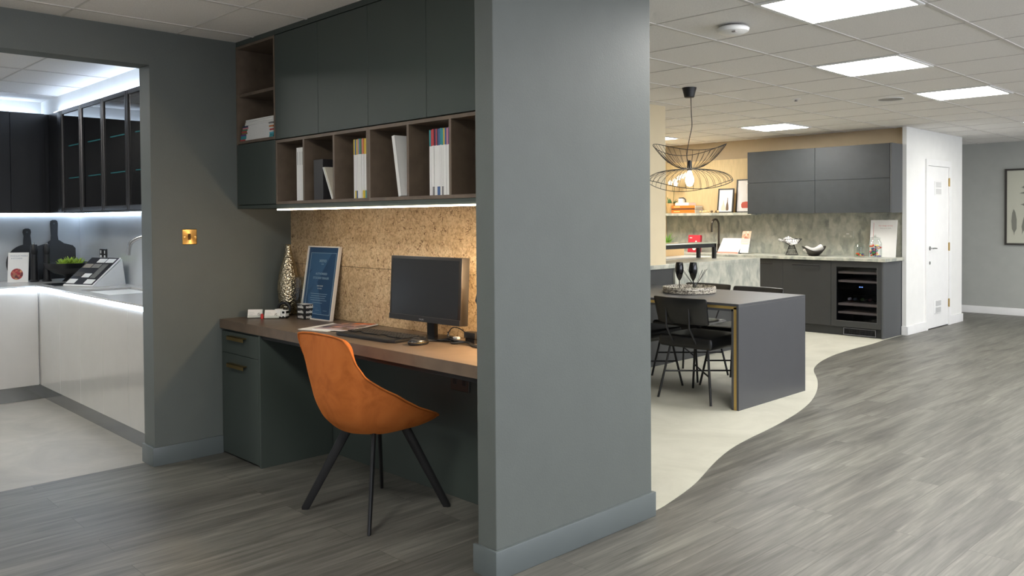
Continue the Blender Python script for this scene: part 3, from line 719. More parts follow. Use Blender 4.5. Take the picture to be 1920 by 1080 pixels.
# toy truck
tx = Matrix.Translation((-4.497, 2.468, DZ)) @ Matrix.Rotation(R(28), 4, 'Z')
t = thing('toy_truck', 'small white toy lorry beside the card holders', 'toy truck', (-4.497, 2.468, DZ))
build('cab', B().box(-.012, .022, -.018, .018, .008, .05, .005, M=tx), WHITE_GL, t)
build('trailer', B().box(-.055, -.014, -.017, .017, .010, .054, .003, M=tx), WHITE_GL, t)
build('windscreen', B().box(.0215, .023, -.015, .015, .03, .044, .001, M=tx).box(-.002, .014, -.0187, -.0175, .03, .043, .001, M=tx), BLACKG, t)
build('bumper', B().box(.02, .0245, -.018, .018, .006, .014, .001, M=tx).box(-.054, .018, -.015, .015, .006, .011, M=tx), BLACK, t)
for x in (-.045, -.028, .006):
    for y in (-.0165, .0165):
        build('wheel', B().cyl(tx @ Vector((x, y-.003, .0078)), tx @ Vector((x, y+.003, .0078)), .0078, n=14), BLACK, t)
# note cube
M = Matrix.Translation((-4.383, 2.558, DZ)) @ Matrix.Rotation(R(-3), 4, 'Z') @ Matrix.Rotation(R(0), 4, 'Z')
t = thing('note_cube', 'black note block with white lettering on its sides and white paper top', 'note block', (-4.383, 2.558, DZ))
a_ = .0425
ang = R(-42)+R(45)
M = Matrix.Translation((-4.388, 2.556, DZ)) @ Matrix.Rotation(R(0), 4, 'Z')
build('block', B().box(-a_, a_, -a_, a_, 0, .086, .001, M=M), BLACK, t)
build('paper_top', B().box(-a_+.001, a_-.001, -a_+.001, a_-.001, .086, .0875, M=M), WHITEP, t)
for z in (.014, .043, .072):
    text('lettering', 'nobilia', .024, M @ frameM((0, -a_-.0002, z), (1, 0, 0), (0, 0, 1)), WHITEP, t, .0003, bold=.0006)
    text('lettering', 'nobilia', .024, M @ frameM((a_+.0002, 0, z), (0, 1, 0), (0, 0, 1)), WHITEP, t, .0003, bold=.0006)
# framed certificate leaning on the cork
def framed(name, label, cat, foot, wv, lean, h, wd, depth, fw, fmat, face_mat, group=None):
    """frame standing at foot (its lower middle), width direction wv, leaning back by lean"""
    t = thing(name, label, cat, foot, 0, group)
    wv = Vector(wv).normalized(); bk = Vector((-wv.y, wv.x, 0))
    M = frameM(foot, wv, Vector((0, 0, 1))*math.cos(lean)+bk*math.sin(lean))
    # local: x width, y up, z towards the front
    build('frame', B().box(-wd/2, -wd/2+fw, 0, h, -depth, 0, .001, M=M).box(wd/2-fw, wd/2, 0, h, -depth, 0, .001, M=M).box(-wd/2+fw, wd/2-fw, 0, fw, -depth, 0, 0, M=M).box(-wd/2+fw, wd/2-fw, h-fw, h, -depth, 0, 0, M=M), fmat, t)
    f = build('picture', B().box(-wd/2+fw, wd/2-fw, fw, h-fw, -depth, -depth*.45, M=M), face_mat, t)
    return t, f, M
BLUEC = mat('deep blue print', (44, 82, 124), .3)
t, f, M = framed('certificate_frame', 'white framed blue certificate leaning on the cork behind the note block', 'framed certificate', (-4.303, 2.553, DZ), (.94, .08, 0), R(9.5), .43, .30, .022, .007, mat('white wood frame', (220, 214, 204), .4), BLUEC)
zf = -.0098
def strip(x0, x1, y0, y1, mt, nm='printed_border'): return build(nm, B().box(x0, x1, y0, y1, zf, zf+.0004, M=M), mt, f)
LB = mat('print light blue', (176, 200, 220), .5)
build('printed_border', B().box(-.122, -.1195, .032, .392, zf, zf+.0005, M=M).box(.1195, .122, .032, .392, zf, zf+.0005, M=M).box(-.122, .122, .032, .0345, zf, zf+.0005, M=M).box(-.122, .122, .3895, .392, zf, zf+.0005, M=M), LB, f)
MIDB = mat('print mid blue', (66, 108, 152), .35)
t2 = B()
for pl in ([(-.119, .39), (-.119, .28), (-.09, .30), (-.045, .389)], [(-.045, .389), (.075, .389), (-.03, .22), (-.119, .13), (-.119, .26), (-.09, .30)], [(-.119, .16), (-.03, .22), (.05, .035), (-.06, .035)]):
    t2.prism(pl, zf-.0004, zf+.0002, M=M)
build('printed_rays', t2, MIDB, f)
text('lettering', 'xeno', .034, M @ Matrix.Translation((0, .347, zf)), LB, f, .0005)
for y, s, z in ((.325, 'GLASS', .008), (.268, 'AUTHORISED', .018), (.243, 'STOCKIST DEALER', .018), (.197, 'KBB HOUSE', .011), (.182, 'KITCHENS', .009)):
    text('lettering', s, z, M @ Matrix.Translation((0, y, zf)), LB if y > .21 else WHITEP, f, .0005)
for k in range(4): strip(-.08+.006*(k % 2), .078-.008*(k % 3), .150-.0125*k, .1525-.0125*k, LB, 'printed_line')
strip(-.055, .04, .098, .1, LB, 'printed_line')
for x in (-.09, 0, .075): strip(x-.018, x+.018, .055, .0565, LB, 'printed_line')
build('glass_pane', B().box(-.142, .142, .008, .422, -.006, -.005, M=M), CLEAR, t)
# brochures
MAGM = m_blotch('magazine cover print', [(90, 74, 96), (150, 134, 150), (206, 150, 130), (120, 86, 70), (92, 70, 54), (84, 66, 52)], 26)
ux = Vector((.735, .66, 0)).normalized(); uy = Vector((-.66, .735, 0))
M = Matrix.Translation((-3.90, 2.44, DZ)) @ Matrix.Rotation(R(17), 4, 'Z')
t = thing('magazine', 'plain white brochure lying under the colourful magazine on the desk', 'brochure', (-3.9, 2.44, DZ))
build('pages', B().box(-.125, .08, -.15, .12, 0, .004, .001, M=M), WHITEP, t)
M = Matrix.Translation((-3.845, 2.475, DZ+.0045)) @ Matrix.Rotation(R(22), 4, 'Z')
t = thing('magazine', 'colourful glossy magazine lying on the desk beside the keyboard', 'magazine', (-3.845, 2.475, DZ+.0045))
build('pages', B().box(-.11, .11, -.15, .14, 0, .006, .001, M=M), WHITEP, t)
c = build('cover', B().box(-.108, .108, -.148, .138, .006, .0066, M=M), MAGM, t)
build('cover_band', B().box(-.02, .104, .08, .135, .0066, .007, M=M), mat('orange print', (214, 106, 60), .25), c)
build('cover_title', B().box(-.10, .06, -.14, -.105, .0066, .007, M=M), mat('pale pink print', (214, 196, 196), .25), c)
# keyboard
M = Matrix.Translation((-3.435, 2.39, DZ)) @ Matrix.Rotation(R(3), 4, 'Z')
t = thing('keyboard', 'black computer keyboard with palm rest on the desk', 'keyboard', (-3.435, 2.39, DZ))
poly = [(-.235, -.08), (-.20, -.098), (.20, -.098), (.235, -.08), (.228, .10), (-.228, .10)]
b = B(); b.prism(poly, 0, .014, M=M, bev=.003); build('base', b, BLACK, t)
kb = B()
for r_ in range(5):
    n_ = [15, 15, 14, 13, 9][r_]
    xs_ = [-.215+.0205*i for i in range(15)]
    for i in range(15 if r_ < 4 else 7):
        wd = .0175 if r_ < 4 else (.095 if i == 3 else .0175)
        xx = xs_[i] if r_ < 4 else [-.215, -.19, -.165, -.10, -.03, -.005, .02][i]
        kb.box(xx, xx+wd, .062-r_*.0215, .0795-r_*.0215, .014, .020, .002, M=M)
    for i in range(3): kb.box(.10+.0205*i, .1175+.0205*i, .062-r_*.0215, .0795-r_*.0215, .014, .02, .002, M=M)
    for i in range(3): kb.box(.168+.0195*i, .1845+.0195*i, .062-r_*.0215, .0795-r_*.0215, .014, .02, .002, M=M)
for i in range(16): kb.box(-.215+.0265*i, -.197+.0265*i, .086, .096, .014, .018, .0015, M=M)
k_ = build('keys', kb, mat('key black', (34, 34, 35), .4), t)
build('palm_rest', B().box(-.2, .2, -.094, -.04, .012, .0165, .003, M=M), mat('soft black rubber', (30, 30, 31), .55), t)
# mouse
M = Matrix.Translation((-3.085, 2.372, DZ)) @ Matrix.Rotation(R(-12), 4, 'Z')
t = thing('mouse', 'black computer mouse with a thin gold edge line', 'mouse', (-3.085, 2.372, DZ))
b = B().sph((0, 0, .011), .5, 24, (.062, .105, .052)); 
for v in b.bm.verts: v.co.z = max(0.001, v.co.z)
bmesh.ops.transform(b.bm, matrix=M, verts=b.bm.verts)
build('shell', b, mat('glossy dark plastic', (26, 26, 28), .25), t)
build('edge_line', B().tube([M @ Vector((.0315*math.cos(a), .0535*math.sin(a), .0125+.009*math.sin(a*.5)**2)) for a in [R(-70)+R(150)*k/12 for k in range(13)]], .0007, 8), BRASS, t)
build('scroll_wheel', B().cyl(M @ Vector((-.003, .033, .032)), M @ Vector((.003, .033, .032)), .006), BLACK, t)
# monitor
mx, my = -3.20, 2.505
rz = R(2)
M = Matrix.Translation((mx, my, DZ)) @ Matrix.Rotation(rz, 4, 'Z')
t = thing('monitor', 'black square flat computer monitor switched off on a round foot', 'monitor', (mx, my+.05, DZ), 0)
hw = .262; z0, z1 = .083, .398
MT = M @ Matrix.Rotation(R(-3), 4, 'X')
b = B().box(-hw, hw, -.02, .03, z0, z1, .004, M=MT).box(-hw*.6, hw*.6, .03, .055, z0+.05, z1-.05, .01, M=MT)
build('housing', b, mat('black monitor plastic', (32, 31, 31), .35), t)
build('screen', B().box(-hw+.017, hw-.017, -.0212, -.0195, z0+.03, z1-.014, M=MT), mat('dark screen', (26, 27, 29), .22, spec=.6), t)
build('bezel_bottom', B().box(-hw+.001, hw-.001, -.0235, -.019, z0+.001, z0+.028, .001, M=MT), mat('black monitor plastic', (32, 31, 31), .35), t)
text('lettering', 'PHILIPS', .011, MT @ frameM((-.01, -.0237, z0+.012), (1, 0, 0), (0, 0, 1)), mat('print silver', (140, 142, 146), .4), t, .0003)
build('stand_neck', B().box(-.028, .028, .03, .055, .01, .20, .005, M=M), BLACK, t)
build('stand_foot', B().lathe([(0, 0), (.098, 0), (.1, .004), (.094, .009), (.03, .016), (0, .017)], (0, 0, 0), 40, M=M @ Matrix.Translation((.015, .045, 0)) @ Matrix.Diagonal((1.12, .95, 1, 1))), mat('glossy dark plastic', (26, 26, 28), .25), t)
# desk lamp hidden mostly behind the pillar: it lights the cork and the partition wall
LX, LY, LZ = -2.60, 2.52, 1.17
t = thing('desk_lamp', 'black desk lamp mostly hidden behind the wide pillar, its head on the cork edge', 'desk lamp', (-2.52, 2.58, DZ))
build('base', B().lathe([(0, 0), (.06, 0), (.06, .012), (.02, .018), (0, .018)], (-2.50, 2.57, DZ), 28), BLACK, t)
build('arm', B().tube([(-2.50, 2.57, DZ+.01), (-2.49, 2.57, 1.10), (-2.53, 2.55, 1.26), (-2.60, 2.52, 1.27)], .007, 10), BLACK, t)
build('shade', B().lathe([(.02, .10), (.06, .06), (.062, 0), (.058, 0), (.055, .058), (.018, .095)], (LX, LY, 1.175), 28), BLACK, t)
build('bulb', B().sph((LX, LY, 1.20), .026), emit('warm bulb', (255, 208, 140), 25), t)
lamp = bpy.data.lights.new('lamp_light', 'POINT'); lamp.energy = 24; lamp.color = (1, .74, .46); lamp.shadow_soft_size = .03
lo = bpy.data.objects.new('lamp_light', lamp); COL.objects.link(lo); lo.location = (LX, LY, 1.158)
t = thing('phone_handset', 'black handset edge showing beside the wide pillar against the cork', 'phone', (-2.85, 2.56, .95))
build('body', B().tube([(-2.79, 2.52, .79), (-2.80, 2.52, .95), (-2.835, 2.52, 1.0), (-2.82, 2.52, 1.085)], [.012, .014, .018, .006], 12, sx=.7), BLACK, t)
# cables
def curvy(pts, n=8):
    P = [Vector(p) for p in pts]; out = []
    for i in range(len(P)-1):
        p0, p1, p2, p3 = P[max(i-1, 0)], P[i], P[i+1], P[min(i+2, len(P)-1)]
        for k in range(n):
            u = k/n
            out.append(.5*((2*p1)+(p2-p0)*u+(2*p0-5*p1+4*p2-p3)*u*u+(3*p1-p0-3*p2+p3)*u**3))
    return out+[P[-1]]
t = thing('power_adapter', 'small black power adapter with a looped cable on the desk', 'power adapter', (-2.93, 2.585, DZ))
build('body', B().box(-2.985, -2.905, 2.56, 2.605, DZ+.022, DZ+.052, .005).box(-2.98, -2.915, 2.565, 2.60, DZ, DZ+.022, .002), BLACK, t)
build('cable', B().tube(curvy([(-2.985, 2.58, DZ+.04), (-3.03, 2.575, DZ+.06), (-3.07, 2.565, DZ+.062), (-3.088, 2.55, DZ+.03), (-3.06, 2.535, DZ+.006), (-3.0, 2.53, DZ+.006), (-2.9, 2.54, DZ+.006)]), .0026, 8), BLACK, t)
t = thing('cable_bundle', 'tangled black cables with a white plug on the desk beside the pillar', 'cables', (-2.97, 2.53, DZ))
b = B()
for k in range(5):
    a = random.uniform(-.012, .012); c_ = random.uniform(-.012, .012)
    b.tube(curvy([(-3.11+.008*k, 2.50+.01*k, DZ+.006), (-3.04, 2.525+a, DZ+.008+.004*k), (-2.98, 2.50+c_, DZ+.006+.003*k), (-2.92, 2.53-a, DZ+.01), (-2.82, 2.50+c_, DZ+.005), (-2.70, 2.52+a, DZ+.005)]), .0042, 8)
build('cables', b, BLACK, t)
build('white_plug', B().box(-3.035, -3.0, 2.535, 2.555, DZ+.014, DZ+.026, .003), WHITE_GL, t)
build('metal_plug', B().tube([(-3.092, 2.555, DZ+.04), (-3.065, 2.545, DZ+.014)], .0035, 8), CHROME, t)

# ------------------------------------------------------------------ orange desk chair
CX_, CY_ = -3.295, 2.285
chair = thing('desk_chair', 'burnt orange velvet bucket chair on black splayed legs', 'chair', (CX_, CY_, 0))
def shell_pt(u, v):
    """u -1..1 across, v 0 (top of the back) .. 1 (front of the seat); coordinates about the chair centre, facing +Y"""
    av = abs(u)
    # centre line profile
    prof = [(0, -.30, .858), (.14, -.300, .75), (.28, -.295, .64), (.40, -.28, .53), (.50, -.245, .455), (.58, -.18, .395), (.70, -.04, .368), (.85, .12, .378), (1, .235, .41)]
    for a, b2 in zip(prof, prof[1:]):
        if a[0] <= v <= b2[0]+1e-9:
            f_ = (v-a[0])/(b2[0]-a[0]); yc = a[1]+(b2[1]-a[1])*f_; zc = a[2]+(b2[2]-a[2])*f_
    # half width and side wing
    wd = [(0, .19), (.05, .21), (.14, .215), (.28, .222), (.40, .232), (.5, .24), (.62, .243), (.8, .232), (.93, .212), (1, .175)]
    for a, b2 in zip(wd, wd[1:]):
        if a[0] <= v <= b2[0]+1e-9: hw_ = a[1]+(b2[1]-a[1])*(v-a[0])/(b2[0]-a[0])
    x = math.sin(u*math.pi/2*.86)/math.sin(math.pi/2*.86)*hw_
    e = av**2.3
    # wings: how far the side edge lies above and ahead of the centre line
    up = [(0, -.014, .0), (.06, -.002, .015), (.14, -.005, .04), (.28, .035, .085), (.40, .09, .15), (.5, .125, .19), (.58, .155, .17), (.70, .138, .11), (.85, .085, .055), (1, .025, -.01)]
    for a, b2 in zip(up, up[1:]):
        if a[0] <= v <= b2[0]+1e-9:
            f_ = (v-a[0])/(b2[0]-a[0]); dz = a[1]+(b2[1]-a[1])*f_; dy = a[2]+(b2[2]-a[2])*f_
    return Vector((x, yc+dy*e, zc+dz*e))
NU, NV = 16, 26
b = B(); g = [[None]*(NU+1) for _ in range(NV+1)]
P_ = [[shell_pt(-1+2*i/NU, j/NV) for i in range(NU+1)] for j in range(NV+1)]
def nrm(j, i):
    a = P_[min(j+1, NV)][i]-P_[max(j-1, 0)][i]; c_ = P_[j][min(i+1, NU)]-P_[j][max(i-1, 0)]
    return c_.cross(a).normalized()
TH = .042
outer = [[b.bm.verts.new(P_[j][i]) for i in range(NU+1)] for j in range(NV+1)]
inner = []
for j in range(NV+1):
    row = []
    for i in range(NU+1):
        n_ = nrm(j, i)
        if n_.y < 0 and j < 8: n_ = -n_
        if j >= 8 and n_.z < 0: n_ = -n_
        e_ = min(1, min(i, NU-i)/2+.35)*min(1, min(j, NV-j)/2+.35)
        row.append(b.bm.verts.new(P_[j][i]+n_*TH*e_))
    inner.append(row)
for j in range(NV):
    for i in range(NU):
        b.bm.faces.new((outer[j][i], outer[j][i+1], outer[j+1][i+1], outer[j+1][i]))
        b.bm.faces.new((inner[j][i], inner[j+1][i], inner[j+1][i+1], inner[j][i+1]))
for j in range(NV):
    b.bm.faces.new((outer[j][0], outer[j+1][0], inner[j+1][0], inner[j][0]))
    b.bm.faces.new((outer[j][NU], inner[j][NU], inner[j+1][NU], outer[j+1][NU]))
for i in range(NU):
    b.bm.faces.new((outer[0][i], inner[0][i], inner[0][i+1], outer[0][i+1]))
    b.bm.faces.new((outer[NV][i], outer[NV][i+1], inner[NV][i+1], inner[NV][i]))
bmesh.ops.recalc_face_normals(b.bm, faces=b.bm.faces)
shell = build('seat_shell', b, VELVET, chair, world=False, sub=1)
shell.data.shade_smooth()
pip = []
for j in range(NV, -1, -1): pip.append(P_[j][0]+Vector((-.002, 0, 0)))
for i in range(1, NU+1): pip.append(P_[0][i])
for j in range(1, NV+1): pip.append(P_[j][NU])
build('piping', B().tube(curvy(pip, 2), .0042, 8), VELVET, shell, world=False)
for (x, y) in ((-.24, -.248), (.246, -.218), (.208, .25), (-.249, .198)):
    b = B(); top = Vector((x*.34, y*.34+.0, .425)); bot = Vector((x, y, .0))
    d_ = (bot-top).normalized(); side = Vector((-y, x, 0)).normalized()
    b.tube([top, bot+Vector((0, 0, .004)), bot], [.023, .018, .0165], 6+2, sx=.5, up=(x, y, 0))
    build('leg', b, BLACKM, chair, world=False)
build('underframe', B().box(-.10, .10, -.10, .10, .386, .400, .004), BLACKM, chair, world=False)
# ------------------------------------------------------------------ left kitchen worktop things
WZ = .8843
def board(name, label, x, yc, round_, h, wd, hl):
    t = thing(name, label, 'chopping board', (x, yc, WZ))
    pts = []
    if round_:
        r = wd/2; cz_ = r-.02
        a0 = math.asin(.03/r)
        for k in range(33):
            a = math.pi/2+a0+(2*math.pi-2*a0)*k/32; pts.append((r*math.cos(a), cz_+r*math.sin(a)))
        zt = cz_+r
    else:
        zt = h-hl
        pts = [(-.045, zt+.02), (-.07, zt), (-wd/2+.02, zt-.02), (-wd/2, zt-.045), (-wd/2+.004, .0), (wd/2-.004, 0), (wd/2, zt-.045), (wd/2-.02, zt-.02), (.07, zt), (.045, zt+.02)]
    neck = [(.028, zt+.03), (.024, zt+.07), (.03, zt+hl-.03), (.026, zt+hl-.008), (.012, zt+hl), (-.012, zt+hl), (-.026, zt+hl-.008), (-.03, zt+hl-.03), (-.024, zt+.07), (-.028, zt+.03)]
    poly = pts+neck
    M = frameM((x, yc, WZ+.0), (0, 1, 0), (-.10, 0, 1))
    b = B(); b.prism(poly, -.009, .009, M=M); build('board', b, BLACK, t)
    build('hanging_hole', B().cyl(M @ Vector((0, zt+hl-.03, -.0095)), M @ Vector((0, zt+hl-.03, .0098)), .008, n=16), mat('grey shadow plastic', (64, 66, 70), .5), t)
    return t
board('chopping_board', 'round black paddle chopping board leaning on the left backsplash', -7.80, 1.955, True, .4, .32, .13)
board('chopping_board', 'square black paddle chopping board leaning beside the corner', -7.825, 2.17, False, .5, .32, .20)
M = frameM((-7.60, 1.825, WZ), (.5, .86, 0), (-.12, .07, 1))
t = thing('recipe_leaflet', 'white leaflet with a picture of a fruit bowl standing by the mills', 'leaflet', (-7.6, 1.825, WZ))
build('card', B().box(-.075, .075, 0, .24, -.004, 0, M=M), WHITEP, t)
build('picture', B().lathe([(0, .0006), (.045, .0006), (.045, 0), (0, 0)], (0, 0, 0), 32, M=M @ Matrix.Translation((-.008, .066, 0))), m_blotch('fruit print', [(160, 60, 62), (196, 110, 92), (96, 52, 58), (206, 150, 110), (150, 44, 56)], 60), t)
text('lettering', 'MODULAR MARBLE', .0145, M @ Matrix.Translation((.005, .212, .0005)), mat('print blue grey', (140, 150, 168), .6), t)
text('lettering', '& KITCHENS', .0145, M @ Matrix.Translation((-.012, .192, .0005)), mat('print blue grey', (140, 150, 168), .6), t)
for k, (x, y) in enumerate(((-7.56, 1.935), (-7.53, 2.02))):
    t = thing('pepper_mill', ['tall black mill beside the leaflet', 'tall black mill beside the plant bowl'][k], 'pepper mill', (x, y, WZ), 0, 'black mills on the left worktop')
    build('body', B().lathe([(0, 0), (.034, 0), (.034, .01), (.028, .02), (.025, .12), (.023, .22), (.0, .22)], (x, y, WZ), 24), BLACK, t)
    build('head', B().lathe([(0, .222), (.023, .222), (.027, .24), (.027, .285), (.022, .30), (0, .302)], (x, y, WZ), 24), BLACK, t)
    build('cap', B().sph((x, y, WZ+.306), .009), CHROME, t)
bx_, by_ = -7.42, 2.16
t = thing('plant_bowl', 'wide black footed bowl holding a green succulent', 'bowl', (bx_, by_, WZ))
build('bowl', B().lathe([(0, 0), (.06, 0), (.05, .012), (.03, .03), (.05, .05), (.12, .07), (.175, .11), (.19, .15), (.183, .15), (.165, .115), (.11, .08), (0, .07)], (bx_, by_, WZ), 40), BLACK, t)
t = thing('succulent', 'bright green succulent plant in the black bowl', 'plant', (bx_, by_, WZ+.1))
b = B(); LEAF = mat('yellow green leaf', (150, 178, 60), .5, var=.25, scale=30)
def leaf(b, p, d, up, l, w_, cup=.2):
    d = Vector(d).normalized(); up = Vector(up); side = d.cross(up).normalized(); nn = side.cross(d)
    t_ = bmesh.new(); rows = []
    for k in range(5):
        u = k/4; ww = w_*math.sin(math.pi*(.12+.88*u)**.8)*.5+.0008; c_ = Vector(p)+d*l*u+nn*(-l*cup*u*u)
        rows.append([t_.verts.new(c_-side*ww), t_.verts.new(c_+nn*(-.25*ww)), t_.verts.new(c_+side*ww)])
    for a, c2 in zip(rows, rows[1:]):
        t_.faces.new((a[0], a[1], c2[1], c2[0])); t_.faces.new((a[1], a[2], c2[2], c2[1]))
    b.merge(t_)
for cx, cy, r0 in ((-.02, .02, .8), (.06, .05, 1), (-.07, -.04, .8), (.03, -.06, .9), (-.09, .06, .6), (.0, -.0, 1.1)):
    for k in range(26):
        a = k*2.4; el = .25+1.2*(k/26)
        leaf(b, (bx_+cx, by_+cy, WZ+.11+.015*k/26), (math.cos(a)*math.cos(el), math.sin(a)*math.cos(el), math.sin(el)), (0, 0, 1), .075*r0, .028)
build('leaves', b, LEAF, t, solid=.002)
# sample board on a stand
t = thing('sample_board', 'sloping white display stand with colour samples on a dark panel', 'sample board', (-6.7, 2.13, WZ))
p0 = Vector((-6.86, 1.95, WZ)); ux = Vector((.83, .35, 0)).normalized(); bk = Vector((-.35, .83, 0)).normalized()
M = frameM(p0, ux, bk*.80+Vector((0, 0, .60)))
Wd, Hh = .29, .33
build('stand', B().prism([(0, 0), (.27, .195), (.30, .0)], 0, .30, M=Matrix((bk.to_4d(), Vector((0, 0, 1, 0)), ux.to_4d(), (0, 0, 0, 1))).transposed() @ Matrix.Identity(4) if False else Matrix.Translation(p0) @ Matrix((bk, Vector((0, 0, 1)), ux)).transposed().to_4x4()), WHITE_GL, t)
build('face', B().box(0, .30, 0, Hh, 0, .012, .002, M=M), WHITE_GL, t)
build('panel', B().box(.006, .294, .012, Hh-.006, .012, .014, M=M), mat('dark panel', (40, 41, 44), .4), t)
SM = {'white sample': (222, 222, 218), 'grey sample': (126, 124, 118), 'taupe sample': (146, 138, 126), 'brown sample': (72, 68, 64), 'mid grey sample': (104, 104, 100)}
for (x, y, w_, h_, n_) in ((.015, .02, .085, .05, 'white sample'), (.195, .02, .085, .05, 'white sample'), (.11, .09, .075, .045, 'white sample'), (.2, .085, .055, .16, 'mid grey sample'), (.02, .10, .08, .05, 'brown sample'), (.02, .20, .08, .045, 'taupe sample'), (.11, .20, .08, .045, 'grey sample'), (.11, .262, .08, .045, 'white sample'), (.2, .262, .08, .045, 'white sample')):
    build('sample', B().box(x, x+w_, y, y+h_, .014, .0165, .001, M=M), mat(n_, SM[n_], .4), t)
t = thing('induction_hob', 'flat black glass hob set in the pale worktop', 'hob', (-7.15, 2.06, WZ))
build('glass_top', B().box(-7.20, -6.9, 1.90, 2.34, WZ, WZ+.005, .001), BLACKG, t)
build('edge', B().box(-7.205, -6.895, 1.895, 2.345, WZ-.0003, WZ+.003, .001), CHROME, t)
t = thing('wall_socket', 'dark twin socket plate on the grey backsplash', 'socket', (-7.26, 2.37, 1.06))
build('plate', B().box(-7.35, -7.18, 2.366, 2.3735, 1.06, 1.145, .003), mat('dark grey metal plate', (70, 70, 72), .3, metal=.7), t)
for x in (-7.315, -7.225):
    build('outlet', B().box(x-.014, x+.014, 2.363, 2.367, 1.072, 1.092, .002), WHITE_GL, t)
    build('switch', B().box(x-.008, x+.008, 2.363, 2.367, 1.105, 1.13, .002), WHITE_GL, t)
t = thing('kitchen_tap', 'brushed steel swan neck tap over the left sink, cut by the doorway', 'tap', (-5.92, 2.32, WZ))
build('spout', B().tube(curvy([(-5.92, 2.325, WZ), (-5.92, 2.325, 1.12), (-5.945, 2.31, 1.22), (-6.03, 2.25, 1.262), (-6.11, 2.18, 1.22), (-6.13, 2.165, 1.13)]), .014, 14), CHROME, t)
build('base', B().lathe([(0, 0), (.026, 0), (.026, .04), (.016, .05), (0, .05)], (-5.92, 2.325, WZ), 24), CHROME, t)
build('lever', B().cyl((-5.90, 2.31, 1.0), (-5.86, 2.27, 1.03), .006), CHROME, t)

# ------------------------------------------------------------------ back kitchen: base run, wall units, shelf
BF = 9.39
t = thing('stone_worktop', 'mottled grey green stone worktop along the back kitchen wall', 'worktop', (-5.45, 9.67, .857))
box('slab', -7.12, -3.808, BF-.02, 9.954, .858, .893, STONE, t, .002)
t = thing('base_cabinet_run', 'anthracite base cabinets under the stone worktop', 'base cabinets', (-5.8, 9.67, 0))
build('carcass', B().box(-7.12, -4.436, BF+.021, 9.95, .1, .857), ANTH, t)
build('plinth', B().box(-7.12, -3.857, BF+.045, BF+.06, .0016, .1), ANTH, t)
xs = [-7.12, -6.83, -6.232, -5.633, -5.034, -4.436]
for a, c in zip(xs, xs[1:]):
    d_ = box('door', a+.0015, c-.0015, BF, BF+.019, .105, .845, ANTH, t, .001)
    if a > -7: build('handle', B().box(a+.13, c-.13, BF-.024, BF-.018, .79, .802, .001).box(a+.14, a+.15, BF-.02, BF, .79, .80).box(c-.15, c-.14, BF-.02, BF, .79, .80), BLACKM, d_)
box('end_panel', -3.857, -3.837, BF, 9.953, .0016, .857, mat('graphite end panel', (74, 76, 77), .45), t, .001)
t = thing('wine_cooler', 'built in wine cooler with a dark glass door under the stone worktop', 'wine cooler', (-4.145, 9.6, 0))
GL0, GL1, GZ0, GZ1 = -4.371, -3.902, .172, .79
build('housing', B().box(-4.432, -3.859, 9.93, 9.95, .1, .855).box(-4.432, -4.41, BF+.03, 9.95, .1, .855).box(-3.88, -3.859, BF+.03, 9.95, .1, .855).box(-4.432, -3.859, BF+.03, 9.95, .84, .855).box(-4.432, -3.859, BF+.03, 9.95, .1, .13), INTD, t)
dd = build('door', B().box(-4.432, GL0, BF, BF+.03, .105, .852, .001).box(GL1, -3.86, BF, BF+.03, .105, .852, .001).box(GL0, GL1, BF, BF+.03, .105, GZ0, 0).box(GL0, GL1, BF, BF+.03, GZ1, .852, 0), ANTH, t)
build('glass_pane', B().box(GL0, GL1, BF+.006, BF+.011, GZ0, GZ1), glass('dark cooler glass', (205, 205, 210), 1.45, .02), dd)
build('metal_trim', B().box(GL0, GL1, BF-.001, BF+.004, GZ0, GZ0+.005).box(GL1-.005, GL1, BF-.001, BF+.004, GZ0, GZ1), mat('trim grey metal', (84, 84, 84), .5), dd)
for z in (.725, .625, .36, .265): build('shelf', B().box(GL0+.01, GL1-.0, BF+.03, 9.9, z-.012, z+.012), mat('grey brown wood shelf', (196, 184, 168), .6), t)
build('divider', B().box(GL0-.01, GL1+.02, BF+.06, 9.9, .53, .60), BLACKG, t)
build('display', B().box(-4.13, -4.115, BF+.055, BF+.06, .558, .568).box(-4.105, -4.09, BF+.055, BF+.06, .558, .568), emit('blue digits', (120, 170, 255), 2.2), t)
b = B()
for k in range(4): b.box(-4.295, -3.931, BF+.028, BF+.044, .02+.02*k, .024+.02*k)
for k in range(12): b.box(-4.293+.0325*k, -4.288+.0325*k, BF+.03, BF+.044, .02, .09)
build('vent_grille', b, BLACKM, t)
build('grille_frame', B().rect(-4.298, -3.928, BF+.022, BF+.028, .014, .092, .006), mat('trim light metal', (120, 120, 122), .5), t)
for k, (x, cc, nm) in enumerate(((-4.255, (200, 200, 205), 'silver'), (-4.19, (70, 84, 96), 'blue grey'), (-4.11, (70, 96, 50), 'green'), (-4.02, (88, 52, 52), 'dark red'))):
    t = thing('wine_bottle', 'wine bottle lying in the cooler with a %s cap towards the glass' % nm, 'bottle', (x, 9.5, .375), 0, 'bottles lying in the wine cooler')
    build('glass', B().tube([(x, 9.50, .42), (x, 9.55, .42), (x, 9.60, .42), (x, 9.62, .42), (x, 9.80, .42)], [.013, .013, .02, .036, .037], 14), BLACKG, t)
    build('cap', B().cyl((x, 9.465, .42), (x, 9.505, .42), .0155, n=14), mat('foil '+nm, cc, .3, metal=.3), t)
t = thing('wall_cabinet', 'wide charcoal wall cabinet with four lift up fronts on the tan wall', 'wall cabinet', (-4.73, 9.78, 1.404))
build('carcass', B().box(-5.63, -3.852, 9.62, 9.972, 1.41, 2.182), CHAR, t)
for a, c in ((-5.633, -4.7325), (-4.7315, -3.853)):
    for z0, z1 in ((1.406, 1.7935), (1.7965, 2.185)): box('door', a+.0015, c-.0015, 9.6, 9.619, z0, z1, CHAR, t, .001)
